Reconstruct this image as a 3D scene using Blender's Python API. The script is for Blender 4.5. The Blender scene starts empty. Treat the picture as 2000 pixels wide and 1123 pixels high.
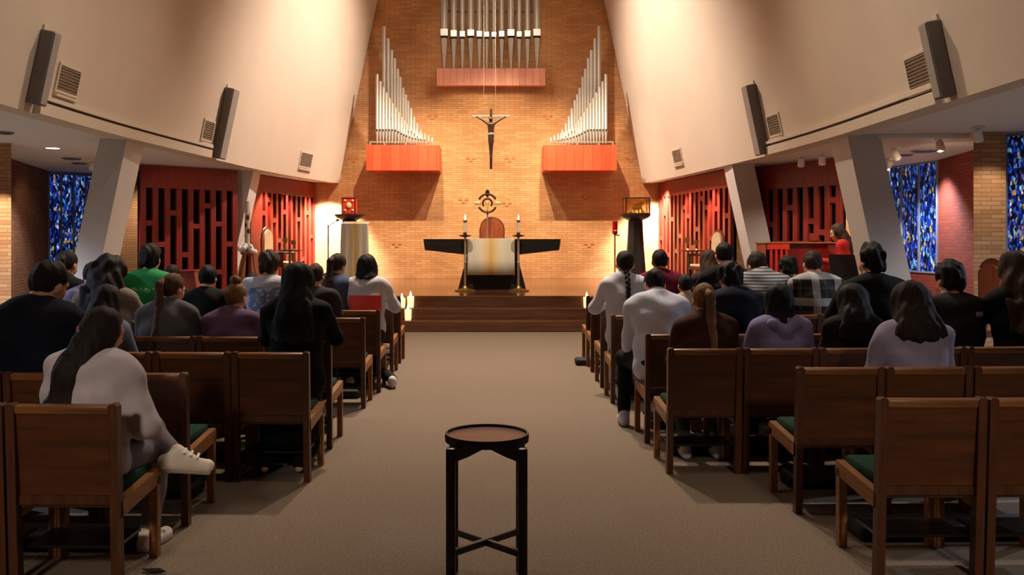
import bpy, bmesh, math, random
import numpy as np
from mathutils import Vector, Matrix, Euler

random.seed(7)
SC = bpy.context.scene
COL = SC.collection
PI = math.pi
R = math.radians
F = 1750.0          # focal length in pixels of a 2000 px wide frame
CX, CY, EYE = 960.0, 464.0, 1.58


def at(px, py, d):
    """the point that stands at depth d behind pixel (px, py)"""
    return Vector(((px - CX) * d / F, d, EYE - (py - CY) * d / F))


def lin(c):
    out = []
    for v in c[:3]:
        v = v / 255.0
        out.append(v / 12.92 if v <= 0.04045 else ((v + 0.055) / 1.055) ** 2.4)
    return tuple(out) + (1.0,)


# ------------------------------------------------------------------ materials
def new_mat(name):
    m = bpy.data.materials.new(name)
    m.use_nodes = True
    nt = m.node_tree
    b = nt.nodes['Principled BSDF']
    return m, nt, b


def N(nt, t, **kw):
    n = nt.nodes.new(t)
    for k, v in kw.items():
        setattr(n, k, v)
    return n


def coords(nt, scale=(1, 1, 1), kind='Object'):
    tc = N(nt, 'ShaderNodeTexCoord')
    mp = N(nt, 'ShaderNodeMapping')
    mp.inputs['Scale'].default_value = scale
    nt.links.new(tc.outputs[kind], mp.inputs['Vector'])
    return mp.outputs['Vector']


def ramp(nt, fac, stops):
    r = N(nt, 'ShaderNodeValToRGB')
    el = r.color_ramp.elements
    while len(el) < len(stops):
        el.new(0.5)
    for e, (p, c) in zip(el, stops):
        e.position = p
        e.color = c
    nt.links.new(fac, r.inputs['Fac'])
    return r.outputs['Color']


def bump(nt, b, height, strength=0.3, dist=0.01):
    n = N(nt, 'ShaderNodeBump')
    n.inputs['Strength'].default_value = strength
    n.inputs['Distance'].default_value = dist
    nt.links.new(height, n.inputs['Height'])
    nt.links.new(n.outputs['Normal'], b.inputs['Normal'])


def mat_plain(name, rgb, rough=0.6, metal=0.0, var=0.15, scale=8.0, bumps=0.0, stretch=(1, 1, 1), spec=0.5):
    m, nt, b = new_mat(name)
    c = lin(rgb)
    v = coords(nt, tuple(scale * s for s in stretch))
    nz = N(nt, 'ShaderNodeTexNoise')
    nz.inputs['Detail'].default_value = 5
    nz.inputs['Scale'].default_value = 1.0
    nt.links.new(v, nz.inputs['Vector'])
    lo = tuple(x * (1 - var) for x in c[:3]) + (1,)
    hi = tuple(min(1, x * (1 + var)) for x in c[:3]) + (1,)
    nt.links.new(ramp(nt, nz.outputs['Fac'], [(0.3, lo), (0.7, hi)]), b.inputs['Base Color'])
    b.inputs['Roughness'].default_value = rough
    b.inputs['Metallic'].default_value = metal
    b.inputs['Specular IOR Level'].default_value = spec
    if bumps:
        bump(nt, b, nz.outputs['Fac'], bumps, 0.01)
    return m


def mat_wood(name, dark, light, rough=0.4, axis=2, scale=6.0):
    m, nt, b = new_mat(name)
    s = [scale * 4] * 3
    s[axis] = scale * 0.35
    v = coords(nt, s)
    nz = N(nt, 'ShaderNodeTexNoise')
    nz.inputs['Scale'].default_value = 1.0
    nz.inputs['Detail'].default_value = 6
    nz.inputs['Distortion'].default_value = 0.6
    nt.links.new(v, nz.inputs['Vector'])
    nt.links.new(ramp(nt, nz.outputs['Fac'], [(0.3, lin(dark)), (0.7, lin(light))]), b.inputs['Base Color'])
    b.inputs['Roughness'].default_value = rough
    bump(nt, b, nz.outputs['Fac'], 0.08, 0.004)
    return m


def mat_boards(name, dark, light, pitch=0.16, rough=0.45):
    """vertical boards: a slightly different tone per board with a fine joint"""
    m, nt, b = new_mat(name)
    tc = N(nt, 'ShaderNodeTexCoord')
    sep = N(nt, 'ShaderNodeSeparateXYZ')
    nt.links.new(tc.outputs['Object'], sep.inputs[0])
    dv = N(nt, 'ShaderNodeMath', operation='DIVIDE')
    nt.links.new(sep.outputs['X'], dv.inputs[0])
    dv.inputs[1].default_value = pitch
    fl = N(nt, 'ShaderNodeMath', operation='FLOOR')
    nt.links.new(dv.outputs[0], fl.inputs[0])
    wn = N(nt, 'ShaderNodeTexWhiteNoise', noise_dimensions='1D')
    nt.links.new(fl.outputs[0], wn.inputs['W'])
    fr = N(nt, 'ShaderNodeMath', operation='FRACT')
    nt.links.new(dv.outputs[0], fr.inputs[0])
    lt = N(nt, 'ShaderNodeMath', operation='LESS_THAN')
    nt.links.new(fr.outputs[0], lt.inputs[0])
    lt.inputs[1].default_value = 0.04
    v = coords(nt, (30, 30, 2.5))
    nz = N(nt, 'ShaderNodeTexNoise')
    nz.inputs['Scale'].default_value = 1
    nz.inputs['Detail'].default_value = 5
    nt.links.new(v, nz.inputs['Vector'])
    ad = N(nt, 'ShaderNodeMath', operation='MULTIPLY_ADD')
    nt.links.new(wn.outputs['Value'], ad.inputs[0])
    ad.inputs[1].default_value = 0.5
    nt.links.new(nz.outputs['Fac'], ad.inputs[2])
    col = ramp(nt, ad.outputs[0], [(0.35, lin(dark)), (1.0, lin(light))])
    mx = N(nt, 'ShaderNodeMix', data_type='RGBA')
    nt.links.new(lt.outputs[0], mx.inputs['Factor'])
    nt.links.new(col, mx.inputs['A'])
    mx.inputs['B'].default_value = tuple(x * 0.45 for x in lin(dark)[:3]) + (1,)
    nt.links.new(mx.outputs['Result'], b.inputs['Base Color'])
    b.inputs['Roughness'].default_value = rough
    return m


def mat_brick(name, c1, c2, mortar, rough=0.85):
    """bricks in the object's own XZ plane"""
    m, nt, b = new_mat(name)
    tc = N(nt, 'ShaderNodeTexCoord')
    sep = N(nt, 'ShaderNodeSeparateXYZ')
    nt.links.new(tc.outputs['Object'], sep.inputs[0])
    ad = N(nt, 'ShaderNodeMath', operation='ADD')
    nt.links.new(sep.outputs['X'], ad.inputs[0])
    nt.links.new(sep.outputs['Y'], ad.inputs[1])
    cb = N(nt, 'ShaderNodeCombineXYZ')
    nt.links.new(ad.outputs[0], cb.inputs[0])
    nt.links.new(sep.outputs['Z'], cb.inputs[1])
    br = N(nt, 'ShaderNodeTexBrick')
    nt.links.new(cb.outputs[0], br.inputs['Vector'])
    br.inputs['Color1'].default_value = lin(c1)
    br.inputs['Color2'].default_value = lin(c2)
    br.inputs['Mortar'].default_value = lin(mortar)
    br.inputs['Scale'].default_value = 1.0
    br.inputs['Mortar Size'].default_value = 0.006
    br.inputs['Mortar Smooth'].default_value = 0.2
    br.inputs['Bias'].default_value = 0.0
    br.inputs['Brick Width'].default_value = 0.26
    br.inputs['Row Height'].default_value = 0.057
    nz = N(nt, 'ShaderNodeTexNoise')
    nz.inputs['Scale'].default_value = 1.3
    nz.inputs['Detail'].default_value = 6
    nt.links.new(cb.outputs[0], nz.inputs['Vector'])
    mx = N(nt, 'ShaderNodeMix', data_type='RGBA', blend_type='MULTIPLY')
    mx.inputs['Factor'].default_value = 1
    nt.links.new(br.outputs['Color'], mx.inputs['A'])
    nt.links.new(ramp(nt, nz.outputs['Fac'], [(0.3, (0.78, 0.76, 0.74, 1)), (0.7, (1.1, 1.1, 1.1, 1))]), mx.inputs['B'])
    nt.links.new(mx.outputs['Result'], b.inputs['Base Color'])
    b.inputs['Roughness'].default_value = rough
    iv = N(nt, 'ShaderNodeMath', operation='SUBTRACT')
    iv.inputs[0].default_value = 1
    nt.links.new(br.outputs['Fac'], iv.inputs[1])
    bump(nt, b, iv.outputs[0], 0.5, 0.006)
    return m


def mat_emit(name, rgb, strength):
    m, nt, b = new_mat(name)
    b.inputs['Base Color'].default_value = lin(rgb)
    b.inputs['Emission Color'].default_value = lin(rgb)
    b.inputs['Emission Strength'].default_value = strength
    return m


def mat_stained(name, strength=1.0, seed=0.0, fine=1.0):
    """slab glass: small upright chips, mostly blues with sparks of white, amber and red in dark joints"""
    m, nt, b = new_mat(name)
    tc = N(nt, 'ShaderNodeTexCoord')
    mp = N(nt, 'ShaderNodeMapping')
    mp.inputs['Scale'].default_value = (30 * fine, 30 * fine, 13.0 * fine)
    mp.inputs['Location'].default_value = (seed, seed * 0.7, seed * 1.3)
    nt.links.new(tc.outputs['Object'], mp.inputs['Vector'])
    vo = N(nt, 'ShaderNodeTexVoronoi', distance='CHEBYCHEV')
    vo.inputs['Scale'].default_value = 1.0
    nt.links.new(mp.outputs['Vector'], vo.inputs['Vector'])
    sep = N(nt, 'ShaderNodeSeparateColor')
    nt.links.new(vo.outputs['Color'], sep.inputs[0])
    big = N(nt, 'ShaderNodeTexNoise')
    big.inputs['Scale'].default_value = 1.7
    big.inputs['Detail'].default_value = 2
    nt.links.new(tc.outputs['Object'], big.inputs['Vector'])
    ad = N(nt, 'ShaderNodeMath', operation='MULTIPLY_ADD')
    nt.links.new(big.outputs['Fac'], ad.inputs[0])
    ad.inputs[1].default_value = 0.5
    s2 = N(nt, 'ShaderNodeMath', operation='SUBTRACT')
    nt.links.new(sep.outputs['Red'], s2.inputs[0])
    s2.inputs[1].default_value = 0.25
    nt.links.new(s2.outputs[0], ad.inputs[2])
    col = ramp(nt, ad.outputs[0], [
        (0.00, lin((3, 4, 12))), (0.26, lin((6, 10, 36))), (0.36, lin((14, 38, 140))),
        (0.48, lin((10, 18, 60))), (0.54, lin((24, 70, 200))), (0.62, lin((8, 14, 44))), (0.70, lin((30, 84, 205))),
        (0.78, lin((90, 160, 215))), (0.83, lin((14, 26, 90))), (0.90, lin((200, 214, 215))),
        (0.945, lin((22, 60, 180))), (0.985, lin((190, 140, 40)))])
    vd = N(nt, 'ShaderNodeTexVoronoi', feature='DISTANCE_TO_EDGE')
    vd.inputs['Scale'].default_value = 1.0
    nt.links.new(mp.outputs['Vector'], vd.inputs['Vector'])
    lt = N(nt, 'ShaderNodeMath', operation='GREATER_THAN')
    nt.links.new(vd.outputs['Distance'], lt.inputs[0])
    lt.inputs[1].default_value = 0.05
    mx = N(nt, 'ShaderNodeMix', data_type='RGBA')
    nt.links.new(lt.outputs[0], mx.inputs['Factor'])
    mx.inputs['A'].default_value = lin((6, 7, 14))
    nt.links.new(col, mx.inputs['B'])
    nt.links.new(mx.outputs['Result'], b.inputs['Base Color'])
    nt.links.new(mx.outputs['Result'], b.inputs['Emission Color'])
    b.inputs['Emission Strength'].default_value = strength
    b.inputs['Roughness'].default_value = 0.3
    return m


# ------------------------------------------------------------------ mesh building
class MB:
    def __init__(self):
        self.bm = bmesh.new()

    def _tf(self, vs, M):
        if M is not None:
            for v in vs:
                v.co = M @ v.co

    def box(self, lo, hi, bevel=0.0, M=None, seg=1):
        c = [(a + b) / 2 for a, b in zip(lo, hi)]
        s = [abs(b - a) for a, b in zip(lo, hi)]
        r = bmesh.ops.create_cube(self.bm, size=1.0)
        vs = r['verts']
        for v in vs:
            v.co = Vector((v.co.x * s[0] + c[0], v.co.y * s[1] + c[1], v.co.z * s[2] + c[2]))
        if bevel > 0:
            es = list({e for v in vs for e in v.link_edges})
            rr = bmesh.ops.bevel(self.bm, geom=es, offset=bevel, segments=seg, affect='EDGES', profile=0.5)
            vs = list({v for f in rr['faces'] for v in f.verts} | {v for v in vs if v.is_valid})
        self._tf(vs, M)
        return self

    def prism(self, poly, y0, y1, M=None):
        """polygon in XZ pulled from y0 to y1"""
        a = [self.bm.verts.new((x, y0, z)) for x, z in poly]
        b = [self.bm.verts.new((x, y1, z)) for x, z in poly]
        n = len(poly)
        self.bm.faces.new(a)
        self.bm.faces.new(b[::-1])
        for i in range(n):
            j = (i + 1) % n
            self.bm.faces.new((a[j], a[i], b[i], b[j]))
        self._tf(a + b, M)
        return self

    def lathe(self, prof, seg=20, M=None, cap=True):
        """profile of (radius, z)"""
        rings = []
        allv = []
        for r, z in prof:
            ring = [self.bm.verts.new((max(r, 1e-4) * math.cos(2 * PI * i / seg), max(r, 1e-4) * math.sin(2 * PI * i / seg), z)) for i in range(seg)]
            rings.append(ring)
            allv += ring
        for a, b in zip(rings, rings[1:]):
            for i in range(seg):
                j = (i + 1) % seg
                self.bm.faces.new((a[i], a[j], b[j], b[i]))
        if cap:
            self.bm.faces.new(rings[0][::-1])
            self.bm.faces.new(rings[-1])
        self._tf(allv, M)
        return self

    def tube(self, pts, rad, seg=10, M=None):
        pts = [Vector(p) for p in pts]
        rads = rad if isinstance(rad, (list, tuple)) else [rad] * len(pts)
        rings, allv = [], []
        up = Vector((0, 0, 1))
        for i, p in enumerate(pts):
            t = (pts[min(i + 1, len(pts) - 1)] - pts[max(i - 1, 0)]).normalized()
            ref = up if abs(t.dot(up)) < 0.95 else Vector((1, 0, 0))
            u = t.cross(ref).normalized()
            w = u.cross(t).normalized()
            ring = [self.bm.verts.new(p + rads[i] * (math.cos(2 * PI * k / seg) * u + math.sin(2 * PI * k / seg) * w)) for k in range(seg)]
            rings.append(ring)
            allv += ring
        for a, b in zip(rings, rings[1:]):
            for k in range(seg):
                j = (k + 1) % seg
                self.bm.faces.new((a[k], a[j], b[j], b[k]))
        self.bm.faces.new(rings[0][::-1])
        self.bm.faces.new(rings[-1])
        self._tf(allv, M)
        return self

    def torus(self, rmaj, rmin, a0=0, a1=2 * PI, seg=40, s2=8, M=None):
        """ring in the XZ plane"""
        full = abs(a1 - a0 - 2 * PI) < 1e-6
        n = seg if full else seg + 1
        rings, allv = [], []
        for i in range(n):
            a = a0 + (a1 - a0) * i / seg
            c = Vector((math.cos(a), 0, math.sin(a)))
            ring = [self.bm.verts.new(c * (rmaj + rmin * math.cos(2 * PI * k / s2)) + Vector((0, rmin * math.sin(2 * PI * k / s2), 0))) for k in range(s2)]
            rings.append(ring)
            allv += ring
        pairs = list(zip(rings, rings[1:])) + ([(rings[-1], rings[0])] if full else [])
        for a, b in pairs:
            for k in range(s2):
                j = (k + 1) % s2
                self.bm.faces.new((a[k], b[k], b[j], a[j]))
        if not full:
            self.bm.faces.new(rings[0])
            self.bm.faces.new(rings[-1][::-1])
        self._tf(allv, M)
        return self

    def sphere(self, c, r, M=None, seg=16):
        rr = bmesh.ops.create_uvsphere(self.bm, u_segments=seg, v_segments=max(6, seg // 2), radius=1.0)
        rad = r if isinstance(r, (tuple, list)) else (r, r, r)
        for v in rr['verts']:
            v.co = Vector((v.co.x * rad[0] + c[0], v.co.y * rad[1] + c[1], v.co.z * rad[2] + c[2]))
        self._tf(rr['verts'], M)
        return self

    def mesh(self, name, smooth=True, angle=35):
        bmesh.ops.recalc_face_normals(self.bm, faces=self.bm.faces[:])
        me = bpy.data.meshes.new(name)
        self.bm.to_mesh(me)
        self.bm.free()
        if smooth:
            me.polygons.foreach_set('use_smooth', [True] * len(me.polygons))
            me.set_sharp_from_angle(angle=R(angle))
        return me

    def build(self, name, mat, parent=None, loc=None, smooth=True, label=None):
        o = bpy.data.objects.new(name, self.mesh(name, smooth))
        if mat:
            o.data.materials.append(mat)
        COL.objects.link(o)
        if parent:
            o.parent = parent
        if loc is not None:
            o.location = loc
        if label:
            o['label'] = label
        return o


def tag(o, label, cat, group=None, kind=None):
    o['label'] = label
    o['category'] = cat
    if group:
        o['group'] = group
    if kind:
        o['kind'] = kind
    return o


def thing(name, label, cat, loc=(0, 0, 0), rz=0.0, group=None):
    o = bpy.data.objects.new(name, None)
    o.empty_display_size = 0.1
    COL.objects.link(o)
    o.location = loc
    o.rotation_euler = (0, 0, rz)
    return tag(o, label, cat, group)


def struct(o):
    o['kind'] = 'structure'
    return o


def copy_tree(root, loc, rz, label=None, group=None):
    r = root.copy()
    COL.objects.link(r)
    r.location = loc
    r.rotation_euler = (0, 0, rz)
    if label:
        r['label'] = label
    if group:
        r['group'] = group
    for ch in list(root.children):
        c = ch.copy()
        COL.objects.link(c)
        c.parent = r
        for g in list(ch.children):
            d = g.copy()
            COL.objects.link(d)
            d.parent = c
    return r


# ------------------------------------------------------------------ camera
cam = bpy.data.cameras.new('camera')
cam.lens = F / 2000.0 * 36.0
cam.sensor_width = 36.0
cam.sensor_fit = 'HORIZONTAL'
cam.shift_x = (1000.0 - CX) / 2000.0
cam.shift_y = (CY - 561.5) / 2000.0
cam.clip_end = 200
co = bpy.data.objects.new('camera', cam)
co.location = (0, 0, EYE)
co.rotation_euler = (R(90), 0, 0)
COL.objects.link(co)
SC.camera = co
SC.view_settings.view_transform = 'Standard'
SC.view_settings.look = 'None'
SC.view_settings.exposure = 0.0
SC.view_settings.gamma = 1.0
SC.view_settings.use_curve_mapping = False

# ------------------------------------------------------------------ shared materials
M = {}
M['carpet'] = mat_plain('beige carpet', (122, 107, 93), 0.95, var=0.22, scale=70, bumps=0.25, spec=0.1)
M['plaster'] = mat_plain('cream plaster', (205, 190, 172), 0.8, var=0.03, scale=1.2, spec=0.2)
M['ceiling'] = mat_plain('white ceiling', (216, 214, 212), 0.85, var=0.02, scale=1.0, spec=0.2)
M['pillar'] = mat_plain('painted concrete', (204, 198, 194), 0.75, var=0.03, scale=2.0, spec=0.2)
M['brick'] = mat_brick('tan brick', (204, 154, 104), (188, 134, 86), (156, 114, 78))
M['brick_red'] = mat_brick('red brown brick', (150, 52, 22), (122, 40, 17), (100, 38, 19))
M['brick_brown'] = mat_brick('brown brick', (132, 82, 46), (112, 66, 36), (92, 58, 36))
M['brick_tan'] = mat_brick('light tan brick', (196, 150, 104), (170, 118, 74), (140, 110, 80))
M['brick_side_shade'] = mat_plain('header brick with painted side shade', (178, 120, 74), 0.85, var=0.15)  # darker tone paints the side shade of the relief marks
M['oak_floor'] = mat_wood('polished brown platform boards', (84, 50, 33), (116, 74, 50), 0.14, axis=0, scale=4)
M['chair_wood'] = mat_wood('dark oak', (58, 30, 15), (92, 50, 25), 0.38, axis=2, scale=7)
M['chair_panel'] = mat_wood('dark oak panel', (64, 33, 13), (96, 52, 22), 0.4, axis=0, scale=5)
M['chair_rail'] = mat_wood('oak rail with painted highlight', (100, 60, 30), (144, 92, 48), 0.35, axis=0, scale=7)  # lighter tone paints the lit highlight on the chair top rails
M['chair_side'] = mat_wood('light oak arm', (120, 74, 34), (160, 104, 52), 0.4, axis=1, scale=7)  # lighter oak for side rails and front legs
M['green_seat'] = mat_plain('dark green upholstery', (30, 58, 44), 0.9, var=0.2, scale=60, bumps=0.2, spec=0.1)
M['kneeler'] = mat_plain('blue black vinyl', (15, 19, 23), 0.7, var=0.15, scale=12)
M['stool_dark'] = mat_wood('espresso wood', (26, 13, 8), (42, 22, 14), 0.35, axis=2, scale=7)
M['stool_top'] = mat_wood('red brown tray wood', (92, 46, 24), (120, 64, 36), 0.35, axis=0, scale=5)
M['red_wood'] = mat_wood('red stained wood', (104, 22, 13), (134, 34, 20), 0.42, axis=2, scale=5)
M['red_board'] = mat_boards('orange red boards', (190, 62, 34), (222, 84, 48), 0.22)
M['pink_board'] = mat_boards('pale rose boards', (196, 122, 98), (222, 152, 124), 0.17)
M['black_cloth'] = mat_plain('black speaker cloth', (16, 10, 9), 0.95, var=0.1, spec=0.1)
M['pipe'] = mat_plain('pale tin', (178, 171, 161), 0.42, metal=0.45, var=0.05, scale=3)
M['pipe_dark'] = mat_plain('dark pipe mouth', (20, 17, 15), 0.8)
M['pipe_lip'] = mat_plain('bright tin lip', (226, 220, 212), 0.35, metal=0.6, var=0.03)
M['grey_metal'] = mat_plain('grey speaker cloth', (150, 143, 136), 0.7, var=0.05, scale=30)
M['grey_dark'] = mat_plain('grey speaker cabinet', (112, 105, 101), 0.65, var=0.05)
M['vent'] = mat_plain('beige vent louvre', (138, 128, 112), 0.6, var=0.05)
M['vent_frame'] = mat_plain('cream vent frame', (206, 192, 172), 0.6, var=0.03)
M['black'] = mat_plain('black lacquer', (14, 12, 12), 0.3, var=0.1)
M['gap_shade'] = mat_plain('painted gap shade', (70, 52, 40), 0.9)  # dark brown stands in for the shade inside the gap
M['black_stone'] = mat_plain('black slate', (24, 21, 21), 0.4, var=0.2, scale=10)
M['white_cloth'] = None
M['brass'] = mat_plain('aged brass', (166, 134, 80), 0.35, metal=0.85, var=0.1)
M['bronze'] = mat_plain('dark bronze', (66, 44, 26), 0.45, metal=0.5, var=0.2)
M['gold'] = mat_plain('bright gold', (250, 220, 150), 0.35, metal=0.35, var=0.05)
M['wax'] = mat_plain('cream candle wax', (240, 226, 196), 0.5, var=0.03)
M['flame'] = mat_emit('candle flame', (255, 214, 140), 14.0)
M['glow_wax'] = mat_emit('glowing candle wax', (255, 226, 170), 1.1)
M['red_glass'] = mat_plain('ruby glass', (150, 8, 16), 0.15, var=0.1)
M['chair_back'] = mat_wood('warm red brown leather board', (128, 62, 30), (160, 84, 44), 0.5, axis=2, scale=4)
M['chair_pale'] = mat_plain('cream upholstery', (216, 190, 150), 0.8, var=0.05)
M['silver'] = mat_plain('dull silver', (180, 168, 150), 0.4, metal=0.7, var=0.1)
M['white'] = mat_plain('white', (225, 222, 216), 0.6, var=0.03)
M['lens'] = mat_emit('lamp lens', (255, 236, 206), 30.0)
M['lens_soft'] = mat_emit('downlight lens', (240, 240, 255), 8.0)
M['lead'] = mat_plain('pale window mullion', (120, 124, 140), 0.5)
# ================================================================== the room
def sample(tab, d):
    if d <= tab[0][0]:
        return tab[0][1]
    for (a, x), (b, y) in zip(tab, tab[1:]):
        if d <= b:
            t = (d - a) / (b - a)
            return x + (y - x) * t
    return tab[-1][1]


def smooth_tab(tab, n=60):
    ds = [tab[0][0] + (tab[-1][0] - tab[0][0]) * i / n for i in range(n + 1)]
    xs = [sample(tab, d) for d in ds]
    for _ in range(14):
        xs = [xs[0]] + [(xs[i - 1] + 2 * xs[i] + xs[i + 1]) / 4 for i in range(1, n)] + [xs[-1]]
    return list(zip(ds, xs))


WALL_Y = 22.3
SAIL_Z, SAIL_TOP, LEAN = 2.93, 9.4, 0.212
SAIL = {-1: smooth_tab([(-4, -4.2), (5, -4.72), (9, -4.98), (12, -5.03), (15.3, -4.80), (18, -4.66), (20, -4.36), (22.28, -3.80)]),
        1: smooth_tab([(-4, 4.0), (5, 4.45), (8.8, 4.53), (11.9, 4.68), (14, 4.62), (16.4, 4.42), (20, 4.12), (22.28, 3.76)])}


def sail_x(side, d, z):
    return sample(SAIL[side], d) - side * LEAN * (z - SAIL_Z)


def sail_frame(side, d, z):
    """matrix on the inner face of the sail: x along the wall (away from camera), y into the wall, z up the slope"""
    p = Vector((sail_x(side, d, z), d, z))
    t = Vector((sail_x(side, d + .2, z) - sail_x(side, d - .2, z), .4, 0)).normalized()
    u = Vector((-side * LEAN, 0, 1)).normalized()
    n = t.cross(u).normalized()
    if n.x * side < 0:
        n = -n
    u = (u - u.dot(t) * t).normalized()
    m = Matrix((t, n, u)).transposed().to_4x4()
    m.translation = p
    return m


# floor
b = MB()
b.box((-12, -4.5, -0.2), (12, 22.6, 0.0))
struct(b.build('floor', M['carpet'], smooth=False))

# curved plaster walls that hang inward over the nave
for side, nm in ((-1, 'wall_left'), (1, 'wall_right')):
    b = MB()
    zs = [SAIL_Z, 3.6, 4.6, 5.8, 7.2, SAIL_TOP]
    th = 0.22 * side
    inner = [[b.bm.verts.new((x - side * LEAN * (z - SAIL_Z), d, z)) for d, x in SAIL[side]] for z in zs]
    outer = [[b.bm.verts.new((x - side * LEAN * (z - SAIL_Z) + th, d, z)) for d, x in SAIL[side]] for z in zs]
    n = len(SAIL[side])
    for g in (inner, outer):
        for r0, r1 in zip(g, g[1:]):
            for i in range(n - 1):
                b.bm.faces.new((r0[i], r0[i + 1], r1[i + 1], r1[i]))
    for i in range(n - 1):
        b.bm.faces.new((inner[0][i], inner[0][i + 1], outer[0][i + 1], outer[0][i]))
        b.bm.faces.new((inner[-1][i], inner[-1][i + 1], outer[-1][i + 1], outer[-1][i]))
    for e in (0, n - 1):
        for k in range(len(zs) - 1):
            b.bm.faces.new((inner[k][e], inner[k + 1][e], outer[k + 1][e], outer[k][e]))
    struct(b.build(nm, M['plaster']))
    # ledge along the foot of the plaster, with a gap above it painted dark as shade
    b = MB()
    d0, d1 = (9.75, 15.2) if side < 0 else (9.05, 14.6)
    k = 40
    rows = []
    for i in range(k + 1):
        d = d0 + (d1 - d0) * i / k
        sec = []
        for z, off in ((SAIL_Z - 0.0, 0.001), (SAIL_Z, 0.07), (SAIL_Z + 0.13, 0.06), (SAIL_Z + 0.13, 0.001)):
            sec.append(b.bm.verts.new((sail_x(side, d, z) - side * off, d, z)))
        rows.append(sec)
    for r0, r1 in zip(rows, rows[1:]):
        for i in range(4):
            j = (i + 1) % 4
            b.bm.faces.new((r0[i], r0[j], r1[j], r1[i]))
    b.bm.faces.new(rows[0])
    b.bm.faces.new(rows[-1][::-1])
    tr_ = struct(b.build('trim_1' if side < 0 else 'trim_2', M['plaster']))
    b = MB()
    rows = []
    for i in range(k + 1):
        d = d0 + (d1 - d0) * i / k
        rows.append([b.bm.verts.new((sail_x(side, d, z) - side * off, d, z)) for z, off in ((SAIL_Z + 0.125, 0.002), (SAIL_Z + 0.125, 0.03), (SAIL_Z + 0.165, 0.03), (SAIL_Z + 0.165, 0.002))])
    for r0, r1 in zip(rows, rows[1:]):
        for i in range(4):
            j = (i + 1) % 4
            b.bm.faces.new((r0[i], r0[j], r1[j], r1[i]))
    struct(b.build('painted_shadow_gap', M['gap_shade'], tr_))
    b = MB()
    rows = []
    for i in range(k + 1):
        d = d0 + (d1 - d0) * i / k
        rows.append([b.bm.verts.new((sail_x(side, d, z) - side * off, d, z)) for z, off in ((SAIL_Z + 0.165, 0.002), (SAIL_Z + 0.165, 0.06), (SAIL_Z + 0.21, 0.055), (SAIL_Z + 0.21, 0.002))])
    for r0, r1 in zip(rows, rows[1:]):
        for i in range(4):
            j = (i + 1) % 4
            b.bm.faces.new((r0[i], r0[j], r1[j], r1[i]))
    b.bm.faces.new(rows[0])
    b.bm.faces.new(rows[-1][::-1])
    struct(b.build('upper_moulding', M['plaster'], tr_))
    # low ceiling of the side aisle
    b = MB()
    pts = [(x + side * 0.2, d) for d, x in SAIL[side]]
    v0 = [b.bm.verts.new((x, d, 2.95)) for x, d in pts]
    v1 = [b.bm.verts.new((side * 12, d, 2.95)) for x, d in pts]
    w0 = [b.bm.verts.new((x, d, 3.1)) for x, d in pts]
    w1 = [b.bm.verts.new((side * 12, d, 3.1)) for x, d in pts]
    for i in range(len(pts) - 1):
        b.bm.faces.new((v0[i], v0[i + 1], v1[i + 1], v1[i]))
        b.bm.faces.new((w0[i], w0[i + 1], w1[i + 1], w1[i]))
    struct(b.build('ceiling_left' if side < 0 else 'ceiling_right', M['ceiling'], smooth=False))

b = MB()
b.box((-6, -4.5, 9.4), (6, 22.6, 9.6))
struct(b.build('ceiling', M['ceiling'], smooth=False))
b = MB()
b.box((-12, -4.6, 0), (12, -4.4, 9.6))
struct(b.build('wall_rear', M['plaster'], smooth=False))

# brick altar wall with small relief marks of three header bricks
b = MB()
b.box((-12, WALL_Y, 0), (12, WALL_Y + 0.3, 9.6))
wall = struct(b.build('wall_back', M['brick'], smooth=False))
b = MB()
for px, py in ((920, 311), (996, 311), (775, 478), (1150, 478), (845, 228), (1070, 228), (778, 387), (1143, 387), (990, 398), (905, 392), (690, 312), (1232, 312)):
    for dx, dz in ((-0.08, 0.033), (0.08, 0.033), (0.0, -0.033)):
        p = at(px, py, WALL_Y)
        b.box((p.x + dx - 0.04, WALL_Y - 0.012, p.z + dz - 0.025), (p.x + dx + 0.04, WALL_Y + 0.02, p.z + dz + 0.025))
r_ = b.build('relief_brick', M['brick_side_shade'], wall, smooth=False)
struct(r_)


def wall_seg(name, a, c, z0, z1, mat, th=0.25, kind=True):
    """a wall slab from plan point a to c, its visible face on the line, thickness away from the nave"""
    a, c = Vector((a[0], a[1], 0)), Vector((c[0], c[1], 0))
    L = (c - a).length
    ang = math.atan2(c.y - a.y, c.x - a.x)
    b = MB()
    b.box((0, 0, z0), (L, th, z1))
    o = b.build(name, mat, smooth=False)
    o.location = a
    o.rotation_euler = (0, 0, ang)
    if kind:
        struct(o)
    return o


# side aisle walls, folded in plan
wall_seg('wall_west', (-7.9, 13.9), (-9.1, 18.4), 0, 2.95, M['brick_brown'], th=0.25)
wall_seg('wall_northwest', (-8.45, 19.2), (-5.9, WALL_Y), 0, 2.95, M['brick'], th=0.2)
wall_seg('wall_east', (7.9, 15.85), (7.2, 12.4), 0, 2.95, M['brick_red'], th=0.25)
wall_seg('wall_northeast', (7.7, 17.5), (4.9, 21.0), 0, 2.95, M['brick_tan'], th=-0.2)
b = MB()
b.prism([(-9.0, 13.0), (-6.97, 13.0), (-7.25, 13.45), (-9.0, 13.45)], -2.95, 0.0, Matrix.Rotation(R(-90), 4, 'X'))
struct(b.build('wall_southwest', M['brick_tan'], smooth=False))
b = MB()
b.prism([(6.24, 11.6), (6.66, 11.6), (6.9, 12.3), (6.63, 12.3)], -2.95, 0.0, Matrix.Rotation(R(-90), 4, 'X'))
struct(b.build('wall_southeast', M['brick_tan'], smooth=False))
wall_seg('wall_far_west', (-12, 22.2), (-12, -4.4), 0, 2.95, M['brick_red'], th=-0.2)
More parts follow.
